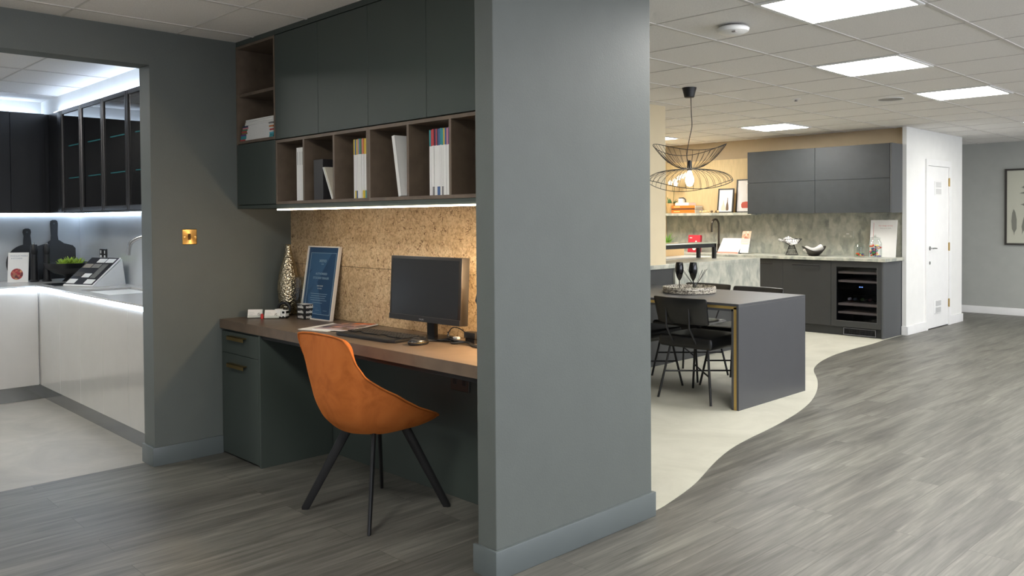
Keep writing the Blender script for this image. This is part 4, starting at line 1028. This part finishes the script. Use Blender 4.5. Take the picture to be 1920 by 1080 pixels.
box('end_panel', -3.851, -3.831, 9.6, 9.9, 1.404, 2.187, mat('graphite end panel', (74, 76, 77), .45), t, .001)
t = thing('wall_shelf', 'stone shelf on the oak panel beside the charcoal wall cabinet', 'shelf', (-6.38, 9.83, 1.387))
box('slab', -7.12, -5.636, 9.70, 9.954, 1.388, 1.424, STONE, t, .002)
HZ = 1.4243
# shelf things
def potpl(x, y, z, label, rr, hh, pm, lm, n, ll, lw, up=.6, name='potted_plant'):
    t = thing(name, label, 'potted plant', (x, y, z))
    build('pot', B().lathe([(0, 0), (rr*.72, 0), (rr*.8, hh*.2), (rr, hh), (rr*.9, hh), (rr*.75, hh*.8), (0, hh*.8)], (x, y, z), 24), pm, t)
    b = B()
    for k in range(n):
        a = k*2.4; el = up+(1.5-up)*random.random()
        leaf(b, (x+.3*rr*math.cos(a), y+.3*rr*math.sin(a), z+hh*.8), (math.cos(a)*math.cos(el), math.sin(a)*math.cos(el), math.sin(el)), (0, 0, 1), ll*(.7+.5*random.random()), lw)
    build('leaves', b, lm, t, solid=.0015); return t
t = potpl(-6.968, 9.82, HZ, 'orchid with white flowers and dark green leaves in a tan wicker pot', .062, .14, mat('wicker', (196, 160, 104), .6, bump=.6, bscale=90), mat('dark leaf', (66, 104, 62), .4), 5, .11, .05, .1, 'orchid')
st = curvy([(-6.92, 9.82, HZ+.1), (-6.90, 9.81, 1.75), (-6.86, 9.79, 1.88), (-6.78, 9.77, 1.95), (-6.66, 9.75, 1.95)])
build('stem', B().tube(st, .004, 8), mat('stem green', (96, 100, 56), .5), t)
PET = mat('white petal', (238, 236, 228), .5)
for k, p in enumerate(((-6.84, 9.765, 1.83), (-6.855, 9.77, 1.875), (-6.78, 9.755, 1.91), (-6.72, 9.745, 1.93), (-6.66, 9.74, 1.945), (-6.93, 9.76, 1.85))):
    b = B()
    for j in range(5):
        a = j*2*math.pi/5+.3; leaf(b, p, (.69*math.cos(a)+.2, .72*math.cos(a)-.35, math.sin(a)), (.7, -.7, .1), .04, .036, .1)
    build('flower', b, PET, t, solid=.001)
for k, (z0, z1, c, lab) in enumerate(((0, .046, (226, 116, 36), 'lower orange book of the pair lying on the stone shelf'), (.047, .066, (90, 64, 44), 'thin brown book between the two orange books on the stone shelf'), (.067, .105, (226, 116, 36), 'upper orange book of the pair lying on the stone shelf'))):
    t = thing('book', lab, 'book', (-6.7, 9.82, HZ+z0), 0, 'books lying on the stone shelf')
    build('cover', B().box(-6.90, -6.52, 9.745, 9.93, HZ+z0, HZ+z1, .002), spine_mat(c), t)
    build('pages', B().box(-6.519, -6.512, 9.75, 9.925, HZ+z0+.003, HZ+z1-.003), CREAMP, t)
    if c[0] > 200: build('spine_print', B().box(-6.86, -6.76, 9.7440, 9.7452, HZ+(z0+z1)/2-.006, HZ+(z0+z1)/2+.006), spine_mat((244, 190, 120)), t)
o = build('book', B().m(WHITEP).box(-6.84, -6.62, 9.75, 9.92, HZ+.1055, HZ+.143, .002), None); tag(o, 'white book on top of the orange books', 'book', 'books lying on the stone shelf')
t = thing('mug', 'white square mug with a black handle on the stacked books', 'mug', (-6.79, 9.83, HZ+.1435))
build('body', B().box(-6.82, -6.755, 9.79, 9.86, HZ+.144, HZ+.205, .01), WHITE_GL, t)
build('handle', B().tube([(-6.825, 9.82, HZ+.209), (-6.75, 9.82, HZ+.212), (-6.72, 9.82, HZ+.19), (-6.715, 9.82, HZ+.15)], .008, 10), BLACK, t)
t = thing('bead_garland', 'low wooden bead garland on the stone shelf', 'beads', (-6.3, 9.80, HZ))
bd = mat('pale wood bead', (212, 180, 128), .5)
for k in range(9): build('bead', B().sph((-6.45+.035*k, 9.78+.02*math.sin(k*1.3), HZ+.017), .0168, 14), bd if k not in (5, 7) else mat('dark wood bead', (90, 66, 40), .5), t)
ART = mat('off white art paper', (226, 222, 218), .6)
BF_ = mat('black picture frame', (30, 29, 28), .4)
t, f, M = framed('art_print', 'smaller black framed print of two vases on the stone shelf', 'picture', (-6.09, 9.80, HZ), (1, 0, 0), R(7), .325, .235, .02, .015, BF_, ART, 'prints on the stone shelf')
vz = [(-.03, 0), (-.034, .03), (-.028, .07), (-.014, .10), (-.01, .15), (.0, .15), (.004, .10), (.02, .06), (.028, .02), (.02, 0)]
build('pale_vase_shape', B().prism([(x*1.15-.025, y*.9+.03) for x, y in vz], -.011, -.0085, M=M), mat('print blush', (214, 188, 170), .6), f)
build('brown_vase_shape', B().prism([(x*.7+.032, y*1.15+.03) for x, y in vz], -.010, -.0082, M=M), mat('print brown', (98, 76, 56), .6), f)
t, f, M = framed('art_print', 'taller black framed print with a red rounded shape, partly behind the charcoal cabinet', 'picture', (-5.80, 9.86, HZ), (1, 0, 0), R(5), .44, .33, .02, .015, BF_, ART, 'prints on the stone shelf')
rr = [(-.07, .06), (-.085, .075), (-.088, .11), (-.075, .135), (-.03, .145), (.07, .145), (.09, .12), (.088, .08), (.07, .06)]
build('red_shape', B().prism(rr, -.010, -.008, M=M), mat('print coral', (196, 84, 66), .6), f)
build('pale_shape', B().prism([(-.02, .25), (-.02, .36), (.03, .40), (.04, .25)], -.011, -.0085, M=M), mat('print pale blush', (222, 210, 202), .6), f)
CZ = .8932
# worktop things
potpl(-6.93, 9.66, CZ, 'spiky bright green plant in a dark pot on the stone worktop', .06, .10, BLACK, mat('fresh green leaf', (110, 160, 50), .5, var=.3, scale=20), 46, .17, .012, .8)
t = thing('glass_tumbler', 'small pale glass tumbler beside the green plant', 'tumbler', (-6.80, 9.7, CZ))
build('body', B().lathe([(0, 0), (.03, 0), (.034, .12), (.03, .13), (.0, .125)], (-6.79, 9.7, CZ), 20), mat('frosted pale glass', (176, 178, 164), .3), t)
M = frameM((-6.515, 9.70, CZ), (1, 0, 0), (0, .12, 1))
t = thing('coffee_packet', 'red packet with white print standing on the stone worktop', 'packet', (-6.51, 9.70, CZ))
build('packet', B().box(-.095, .095, 0, .235, -.05, 0, .006, M=M), mat('packet red', (196, 44, 62), .45), t)
build('white_print', B().lathe([(0, .0008), (.028, .0006), (.028, 0), (0, 0)], (0, 0, 0), 24, M=M @ Matrix.Translation((.01, .055, .0))).lathe([(0, .0008), (.014, .0006), (.014, 0), (0, 0)], (0, 0, 0), 24, M=M @ Matrix.Translation((.035, .145, .0))).box(-.07, -.03, .19, .202, 0, .0008, M=M).box(-.07, .08, .1215, .124, 0, .0008, M=M), WHITEP, t)
t = thing('kitchen_tap', 'gunmetal swan neck tap in the back kitchen', 'tap', (-6.14, 9.72, CZ))
ap = [(-6.14, 9.74, CZ), (-6.14, 9.74, 1.24)]+[(-6.14, 9.74-.085+.085*math.cos(a), 1.255+.085*math.sin(a)) for a in [math.pi*k/10 for k in range(11)]]+[(-6.14, 9.57, 1.17)]
build('spout', B().tube(ap, .0135, 14), GUN, t)
build('base', B().lathe([(0, 0), (.03, 0), (.03, .02), (.021, .03), (.021, .12), (0, .12)], (-6.14, 9.74, CZ), 20), GUN, t)
build('lever', B().box(-6.12, -6.05, 9.72, 9.76, CZ+.03, CZ+.115, .012), BLACKM, t)
t, f, M = framed('tablet_display', 'white tilted menu card with an orange foot strip on the stone worktop', 'display card', (-5.94, 9.62, CZ), (1, 0, 0), R(38), .25, .31, .006, .002, WHITE_GL, WHITEP)
build('orange_strip', B().box(-.15, .15, .004, .026, -.002, .0008, M=M), mat('print salmon', (220, 120, 92), .5), f)
build('stand_leg', B().box(-5.86, -5.82, 9.76, 9.765, CZ, CZ+.165), BLACKM, t)
M = frameM((-5.70, 9.62, CZ+.003), (1, 0, 0), (0, .30, 1))
t = thing('leaflet_holder', 'narrow upright leaflet with a peach picture in an acrylic stand', 'leaflet', (-5.7, 9.63, CZ))
build('leaflet', B().box(-.062, .062, .01, .30, -.003, 0, M=M), WHITEP, t)
build('picture', B().box(-.062, .062, .20, .30, 0, .0006, M=M), m_blotch('peach print', [(222, 182, 152), (206, 150, 118), (230, 204, 180), (170, 110, 84)], 34), t)
build('picture_band', B().box(-.062, .062, .14, .20, 0, .0006, M=M), mat('print pale pink', (214, 190, 186), .6), t)
build('lettering_line', B().box(-.055, .05, .126, .134, 0, .0006, M=M), mat('print ochre', (206, 180, 130), .6), t)
build('stand', B().box(-5.78, -5.60, 9.55, 9.70, CZ, CZ+.004), CLEAR, t)
# wire bowl with draped cloth, on a flared wire foot
def wirebowl(t, c, r, z0, z1, n, rb=.25):
    b = B()
    for k in range(n):
        a = 2*math.pi*k/n
        b.tube([(c[0]+rr_*math.cos(a), c[1]+rr_*math.sin(a), zz_) for rr_, zz_ in ((r*rb, z0), (r*.62, z0+(z1-z0)*.3), (r, z1))], .0018, 7)
    for rr_, zz_ in ((r, z1), (r*rb, z0)): b.tube([(c[0]+rr_*math.cos(2*math.pi*j/28), c[1]+rr_*math.sin(2*math.pi*j/28), zz_) for j in range(28)], .003, 8, closed=True)
    return build('wire_bowl', b, BLACKM, t)
bc = (-5.07, 9.68)
t = thing('wire_bowl_stand', 'black wire bowl on a flared wire foot on the stone worktop', 'bowl', (*bc, CZ))
wirebowl(t, bc, .12, CZ+.125, CZ+.20, 24)
b = B()
for k in range(26):
    a = 2*math.pi*k/26
    b.tube([(bc[0]+.075*math.cos(a), bc[1]+.075*math.sin(a), CZ+.003), (bc[0]+.03*math.cos(a+.4), bc[1]+.03*math.sin(a+.4), CZ+.125)], .0018, 7)
b.tube([(bc[0]+.077*math.cos(2*math.pi*j/28), bc[1]+.077*math.sin(2*math.pi*j/28), CZ+.003) for j in range(28)], .003, 8, closed=True)
build('foot', b, BLACKM, t)
CLOTH = m_blotch('striped cotton', [(232, 230, 224), (120, 118, 114), (236, 234, 228), (226, 224, 218)], 46)
t = thing('tea_towel', 'black and white striped cloth bundled over the wire bowl', 'cloth', (bc[0], bc[1], CZ+.15))
b = B()
for k in range(7):
    z = CZ+.15+.008*k
    b.tube(curvy([(bc[0]-.14+.01*k, bc[1]-.07, z+.04-.012*k), (bc[0]-.06, bc[1]-.06+.012*k, z+.02+.004*(k % 3)), (bc[0]+.02, bc[1]-.05+.014*k, z-.012), (bc[0]+.08, bc[1]-.02+.008*k, z-.005)]), [.012+.004*math.sin(j*.9+k) for j in range(25)], 12)
build('folds', b, CLOTH, t)
bc = (-4.775, 9.66)
t = thing('oval_bowl', 'dark boat shaped bowl on the stone worktop', 'bowl', (*bc, CZ))
def saddle(r, a): return .038*(r/.15)**2*math.cos(2*a)
Mr = Matrix.Translation((bc[0], bc[1], CZ)) @ Matrix.Rotation(R(44), 4, 'Z')
build('bowl', B().lathe([(0, 0), (.06, 0), (.10, .035), (.14, .085), (.137, .088), (.095, .04), (.05, .008), (0, .008)], (0, 0, 0), 36, M=Mr, fn=saddle), mat('dark bronze bowl', (60, 56, 52), .35, metal=.5), t)
t = thing('napkin_roll', 'knitted white cloth lying in the boat shaped bowl', 'cloth', (*bc, CZ+.04))
ax = Vector((.694, .72, 0))
cc_ = Vector((bc[0], bc[1], CZ+.075))
build('roll', B().tube(curvy([cc_-ax*.115+Vector((0, 0, .018)), cc_-ax*.05+Vector((0, 0, -.008)), cc_+ax*.04+Vector((0, 0, .004)), cc_+ax*.105+Vector((0, 0, .032))]), [.024]+[.034+.007*math.sin(k*.4) for k in range(23)]+[.02], 16), mat('knit white', (214, 211, 204), .8, bump=.8, bscale=260), t)
t = thing('wall_socket', 'pale socket plate on the stone backsplash', 'socket', (-4.49, 9.95, 1.1))
build('plate', B().box(-4.56, -4.418, 9.947, 9.956, 1.10, 1.19, .003), mat('stone grey plate', (172, 172, 158), .35), t)
for x in (-4.53, -4.45): build('outlet', B().box(x-.012, x+.012, 9.944, 9.948, 1.115, 1.135, .002), mat('outlet pale', (200, 198, 186), .3), t)
build('indicator', B().box(-4.505, -4.47, 9.944, 9.948, 1.150, 1.160, .001), WHITE_GL, t)
# poster
t, f, M = framed('info_sign', 'white A3 notice card with red margin line behind the sweet jars', 'sign', (-4.01, 9.78, CZ), (1, 0, 0), R(7), .43, .30, .008, .002, WHITE_GL, WHITEP)
build('margin_line', B().box(-.118, -.114, .06, .40, -.0035, -.003, M=M), mat('print rose', (206, 130, 130), .6), f)
text('lettering', 'Our design service', .021, M @ Matrix.Translation((.02, .365, -.0032)), mat('print rose', (206, 130, 130), .6), f)
text('lettering', 'Please ask for details', .015, M @ Matrix.Translation((.02, .335, -.0032)), mat('print warm grey', (170, 162, 160), .6), f)
# sweet jars
CAND = [('yellow', (232, 200, 40)), ('orange', (222, 96, 44)), ('purple', (86, 66, 120)), ('red', (196, 50, 50)), ('green', (60, 130, 60)), ('blue', (70, 90, 130)), ('pink', (214, 110, 130))]
def jar(x, y, r, h, label, n, fill, seed):
    random.seed(seed)
    t = thing('sweet_jar', label, 'glass jar', (x, y, CZ))
    build('jar', B().lathe([(0, .002), (r*.9, .002), (r, .01), (r, h*.62), (r*.72, h*.76), (r*.78, h*.82), (r*.74, h*.82), (r*.68, h*.76), (r*.95, h*.61), (r*.95, .012), (0, .008)], (x, y, CZ), 28), CLEAR, t)
    l_ = build('lid', B().lathe([(r*.82, h*.83), (r*.84, h*.85), (r*.5, h*.88), (r*.15, h*.9), (r*.22, h*.95), (r*.2, h*.99), (0, h), (0, h*.96), (r*.6, h*.83)], (x, y, CZ), 28), CLEAR, t)
    for k in range(n):
        nm, c = CAND[(k*3+seed) % 7]
        a = random.uniform(0, 6.28); q = r*.62*math.sqrt(random.random())
        zz = CZ+.02+(h*fill-.02)*(k/n)
        M2 = Matrix.Translation((x+q*math.cos(a), y+q*math.sin(a), zz)) @ Matrix.Rotation(random.uniform(0, 3), 4, 'Z') @ Matrix.Rotation(random.uniform(-1, 1), 4, 'X')
        o = build('wrapped_sweet', B().box(-.019, .019, -.010, .010, -.008, .008, .004, M=M2).prism([(.019, -.003), (.03, -.010), (.03, .010), (.019, .003)], -.002, .002, M=M2), mat('sweet '+nm, c, .3), None)
        tag(o, 'wrapped %s sweet in the %s, one of several that colour' % (nm, 'small jar' if n < 12 else 'large jar'), 'sweet', 'sweets in the %s' % ('small glass jar' if n < 12 else 'large glass jar'))
jar(-4.225, 9.67, .062, .19, 'small lidded glass jar with a few sweets at the bottom', 9, .22, 1)
jar(-4.025, 9.62, .075, .265, 'large lidded glass jar half full of wrapped sweets', 34, .55, 2)
random.seed(11)

# ------------------------------------------------------------------ island, rack, table
IX = -4.62; IZ = .93
t = thing('kitchen_island', 'stone topped island with a deep stone apron behind the dining table', 'island', (-5.0, 7.2, 0))
build('worktop', B().box(-5.62, IX, 6.492, 8.13, IZ-.038, IZ, .002).box(-5.62, -5.101, 5.9, 6.492, IZ-.038, IZ, .002).box(-4.659, IX, 5.9, 6.492, IZ-.038, IZ, .002), STONE, t)
build('apron', B().box(IX-.03, IX, 6.58, 8.13, .62, IZ-.038, .001).box(-5.62, IX-.03, 8.10, 8.13, .62, IZ-.038, .001), STONE, t)
build('base', B().box(-5.55, -4.665, 6.493, 8.02, .0016, IZ-.04).box(-4.663, -4.655, 5.9, 8.02, .0016, .62).box(-4.663, -4.64, 5.9, 6.58, .0, IZ-.04), ANTH, t)
t = thing('raised_shelf', 'black framed raised glass shelf standing on the island', 'shelf', (-5.04, 7.2, IZ))
build('frame', B().box(-4.96, -4.925, 6.5, 7.765, 1.05, 1.09, .001).box(-5.155, -5.12, 6.5, 7.765, 1.05, 1.09, .001).box(-5.155, -4.925, 7.73, 7.765, 1.05, 1.09, .001), BLACKM, t)
for x in (-4.9425, -5.1375):
    for y in (7.7475, 6.55): box('leg', x-.0175, x+.0175, y-.0175, y+.0175, IZ, 1.05, BLACKM, t)
box('glass_top', -5.155, -4.925, 6.5, 7.765, 1.0905, 1.10, mat('pale green glass', (186, 190, 170), .15), t)
t = thing('wooden_box', 'plain tan box on the island behind the raised shelf', 'box', (-5.4, 7.5, IZ))
build('box', B().box(-5.60, -5.48, 6.9, 7.98, IZ+.009, IZ+.15, .002), mat('tan card', (200, 166, 116), .6), t)
t = thing('drainer_tray', 'flat white tray on the island top', 'tray', (-5.3, 7.5, IZ))
build('tray', B().box(-5.60, -5.17, 6.7, 8.04, IZ+.0005, IZ+.008, .002), WHITE_GL, t)

TX = -3.145; TY0, TY1 = 5.24, 6.22
t = thing('dining_table', 'graphite waterfall dining table with a gold edge line', 'table', (-3.88, 5.73, 0))
build('top', B().box(-4.638, TX-.0, TY0, TY1, .737, .755, .001).box(-4.636, TX-.045, TY0+.002, TY1-.002, .700, .716, .001), GRAPH, t)
build('end_leg', B().box(TX-.018, TX, TY0, TY1, .0016, .7365, .001).box(TX-.06, TX-.042, TY0+.002, TY1-.002, .0016, .716, .001), GRAPH, t)
build('gold_line', B().box(TX-.042, TX-.0185, TY0+.004, TY1-.004, .0016, .73).box(-4.636, TX-.019, TY0+.004, TY1-.004, .7165, .7368), GOLD, t)
def dchair(x, y, rz, label):
    t = thing('dining_chair', label, 'chair', (x, y, .0016), rz, 'black leather chairs at the dining table')
    # local: faces +Y, back at -Y
    def L(p): return p
    b = B(); n = 14
    # back pad: curved, leaning
    tmp = bmesh.new(); rows = []
    for j in range(7):
        v = j/6; z = .578+.203*v
        row = []
        for i in range(n+1):
            u = -1+2*i/n
            ed = (1-abs(2*v-1)**4)*(1-abs(u)**8)
            xx = u*.235*(1-.05*(1-v)); yy = -.235-.045*(1-u*u)-.05*(v)+.03*(1-0)*0
            row.append((xx, yy, z, ed))
        rows.append(row)
    fr_ = [[tmp.verts.new((p[0], p[1]+.006+.024*p[3], p[2])) for p in r_] for r_ in rows]
    bk_ = [[tmp.verts.new((p[0], p[1]-.006-.014*p[3], p[2])) for p in r_] for r_ in rows]
    for j in range(6):
        for i in range(n):
            tmp.faces.new((fr_[j][i], fr_[j][i+1], fr_[j+1][i+1], fr_[j+1][i])); tmp.faces.new((bk_[j][i], bk_[j+1][i], bk_[j+1][i+1], bk_[j][i+1]))
        tmp.faces.new((fr_[j][0], fr_[j+1][0], bk_[j+1][0], bk_[j][0])); tmp.faces.new((fr_[j][n], bk_[j][n], bk_[j+1][n], fr_[j+1][n]))
    for i in range(n): tmp.faces.new((fr_[0][i], bk_[0][i], bk_[0][i+1], fr_[0][i+1])); tmp.faces.new((fr_[6][i], fr_[6][i+1], bk_[6][i+1], bk_[6][i]))
    bmesh.ops.recalc_face_normals(tmp, faces=tmp.faces)
    b.merge(tmp); o = build('backrest', b, LEATHER, t, world=False, sub=1); o.data.shade_smooth()
    b = B().box(-.235, .235, -.23, .235, .395, .485, .035, seg=4)
    for v in b.bm.verts:
        if v.co.z > .44: v.co.z += .012*(1-(v.co.x/.235)**2)-.014*math.exp(-((v.co.y)/.05)**2)
    o = build('seat', b, LEATHER, t, world=False, sub=1); o.data.shade_smooth()
    f_ = B()
    f_.tube([(-.10, -.20, .40), (-.10, -.31, .56), (-.10, -.315, .70), (.10, -.315, .70), (.10, -.31, .56), (.10, -.20, .40)], .0075, 10)
    build('back_frame', f_, BLACKM, t, world=False)
    for sx in (-1, 1):
        for sy in (-1, 1):
            build('leg', B().tube([(sx*.165, sy*.165, .40), (sx*.232, sy*.232, 0)], .009, 10), BLACKM, t, world=False)
    k_ = .55
    q = [(sx*.196, sy*.196, .215) for sx, sy in ((-1, -1), (1, 1))]
    build('stretcher', B().tube([(-.198, -.198, .2), (.198, .198, .2)], .0065, 10).tube([(-.198, .198, .2), (.198, -.198, .2)], .0065, 10), BLACKM, t, world=False)
    return t
dchair(-3.60, 5.465, 0, 'black leather dining chair nearest the gold edged table end, its back to the camera')
dchair(-4.18, 5.49, 0, 'black leather dining chair half hidden by the wide pillar, beside the nearest chair')
dchair(-3.63, 6.07, math.pi, 'black leather dining chair across the table at its right end, mostly hidden')
dchair(-4.16, 6.14, math.pi, 'black leather dining chair across the table behind the round tray')
# tray, glasses, diffuser
TZ = .7555
tc = (-3.935, 5.80)
t = thing('round_tray', 'round speckled bead tray on the dining table', 'tray', (*tc, TZ))
build('rim', B().lathe([(.198, 0), (.212, .004), (.214, .02), (.208, .024), (.214, .03), (.212, .05), (.2, .052), (.196, .03), (.196, .008)], (*tc, TZ), 56), m_tray(), t)
build('base', B().lathe([(0, 0), (.2, 0), (.2, .007), (0, .007)], (*tc, TZ), 48), m_tray(), t)
for k, (x, y, lab) in enumerate(((-4.03, 5.80, 'black champagne flute standing on the left of the tray'), (-3.93, 5.85, 'black champagne flute in front of the reed diffuser on the tray'))):
    t = thing('champagne_flute', lab, 'glass', (x, y, TZ+.0075), 0, 'black champagne flutes on the tray')
    z0 = TZ+.0075
    build('foot', B().lathe([(0, 0), (.032, 0), (.03, .003), (.006, .007), (0, .007)], (x, y, z0), 24), BLACKG, t)
    build('stem', B().cyl((x, y, z0+.005), (x, y, z0+.088), .0042, n=12), BLACKG, t)
    build('bowl', B().lathe([(0, .083), (.008, .088), (.022, .115), (.034, .16), (.035, .19), (.028, .235), (.0265, .235), (.032, .19), (.031, .16), (.019, .118), (0, .095)], (x, y, z0), 28), BLACKG, t)
t = thing('reed_diffuser', 'small clear reed diffuser with dark sticks on the tray', 'diffuser', (-3.935, 5.885, TZ+.0075))
z0 = TZ+.0075
build('bottle', B().lathe([(0, 0), (.032, 0), (.033, .03), (.014, .045), (.013, .06), (.011, .06), (.011, .045), (.03, .028), (0, .004)], (-3.935, 5.885, z0), 24), CLEAR, t)
for k, (dx, dz) in enumerate(((-.11, .175), (-.095, .17), (-.06, .18), (.06, .17), (.085, .175), (.10, .18))):
    build('reed', B().cyl((-3.935-dx*.1, 5.885-dx*.1, z0+.01), (-3.935+dx*.69, 5.885+dx*.72, z0+dz), .0018, n=8), BLACK, t)

# ------------------------------------------------------------------ wire pendant lamp
pc = Vector((-3.88, 5.729, 0)); axx = Vector((.694, .72, 0)); ayy = Vector((-.72, .694, 0))
t = thing('pendant_lamp', 'black wire pendant lamp with two flared ribbed shades and a glowing bulb', 'pendant lamp', (pc.x, pc.y, 1.6))
zc_ = cz(5.729)
build('canopy', B().lathe([(0, -.078), (.036, -.078), (.04, -.074), (.057, -.002), (.057, 0), (0, 0)], (pc.x, pc.y, zc_), 32), BLACKM, t)
build('cord', B().tube(curvy([pc+axx*.012+Vector((0, 0, zc_-.076)), pc+axx*.016+Vector((0, 0, 2.2)), pc+axx*.02+Vector((0, 0, 2.1)), pc+axx*.0+Vector((0, 0, 2.0)), pc-axx*.018+Vector((0, 0, 1.90)), pc-axx*.02+Vector((0, 0, 1.84)), pc+Vector((0, 0, 1.81))]), .0035, 8), BLACK, t)
build('socket', B().lathe([(0, .07), (.01, .07), (.019, .05), (.021, .0), (.016, -.012), (0, -.012)], (pc.x, pc.y, 1.755), 20), BLACKM, t)
def wshade(name, rim, zmid, ztip, prof, n):
    b = B()
    def P(a, s):
        f_, g_ = prof(s)
        zr = (ztip+zmid)/2+(ztip-zmid)/2*math.cos(2*a)
        return pc+(axx*math.cos(a)+ayy*math.sin(a))*(.028+(rim-.028)*f_)+Vector((0, 0, 1.757+(zr-1.757)*g_))
    for k in range(n):
        a = 2*math.pi*k/n+.05
        b.tube([P(a, j/9) for j in range(10)], .0014, 7)
    for s_, r_ in ((1, .0026), (0, .004)):
        b.tube([P(2*math.pi*j/64, s_) for j in range(64)], r_, 8, closed=True)
    return build(name, b, BLACKM, t)
wshade('lower_shade', .338, 1.585, 1.665, lambda s: (math.sin(s*math.pi/2)**1.0, s**1.9), 36)
wshade('upper_shade', .29, 1.885, 1.955, lambda s: (s**.75, s**1.5), 36)
build('bulb', B().lathe([(0, -.145), (.02, -.138), (.033, -.11), (.034, -.085), (.024, -.045), (.014, -.02), (0, -.015)], (pc.x, pc.y, 1.76), 24), emit('warm filament bulb', (255, 236, 205), 14), t)
lp = bpy.data.lights.new('pendant_light', 'POINT'); lp.energy = 14; lp.color = (1, .86, .66); lp.shadow_soft_size = .035
lo = bpy.data.objects.new('pendant_light', lp); COL.objects.link(lo); lo.location = (pc.x, pc.y, 1.66); lo.parent = None

# ------------------------------------------------------------------ far wall picture
t = thing('framed_picture', 'black framed print of grey feathers on the far grey wall', 'picture', (-3.2, 12.85, .96))
y = 12.859
build('frame', B().rect(-3.605, -2.885, y-.03, y, .96, 1.995, .025), mat('dark brown frame', (50, 46, 42), .4), t)
f = build('picture', B().box(-3.58, -2.91, y-.018, y, .985, 1.97), mat('print cream grey', (188, 188, 172), .6), t)
def feather(b, x, z, l, w_, ang):
    pts = [(0, 0), (.006, l*.12), (w_*.5, l*.25), (w_*.55, l*.6), (w_*.3, l*.88), (0, l), (-w_*.3, l*.85), (-w_*.5, l*.55), (-w_*.42, l*.25), (-.006, l*.12)]
    b.prism([(px, pz) for px, pz in pts], 0, .002, M=frameM((x, y-.0205, z), (1, 0, 0), (0, 0, 1)) @ Matrix.Rotation(ang, 4, 'Z'))
b = B()
for (x, z, l, w_, a) in ((-3.49, 1.09, .36, .06, .02), (-3.40, 1.10, .42, .07, -.25), (-3.41, 1.74, .16, .05, -1.5), (-3.43, 1.66, .2, .025, -1.45), (-3.42, 1.51, .22, .05, -1.6), (-3.2, 1.1, .45, .08, -.1), (-3.05, 1.15, .4, .07, .1), (-3.1, 1.7, .2, .06, -1.2)): feather(b, x, z, l, w_, a)
build('feathers', b, mat('print feather grey', (120, 120, 110), .6), f)
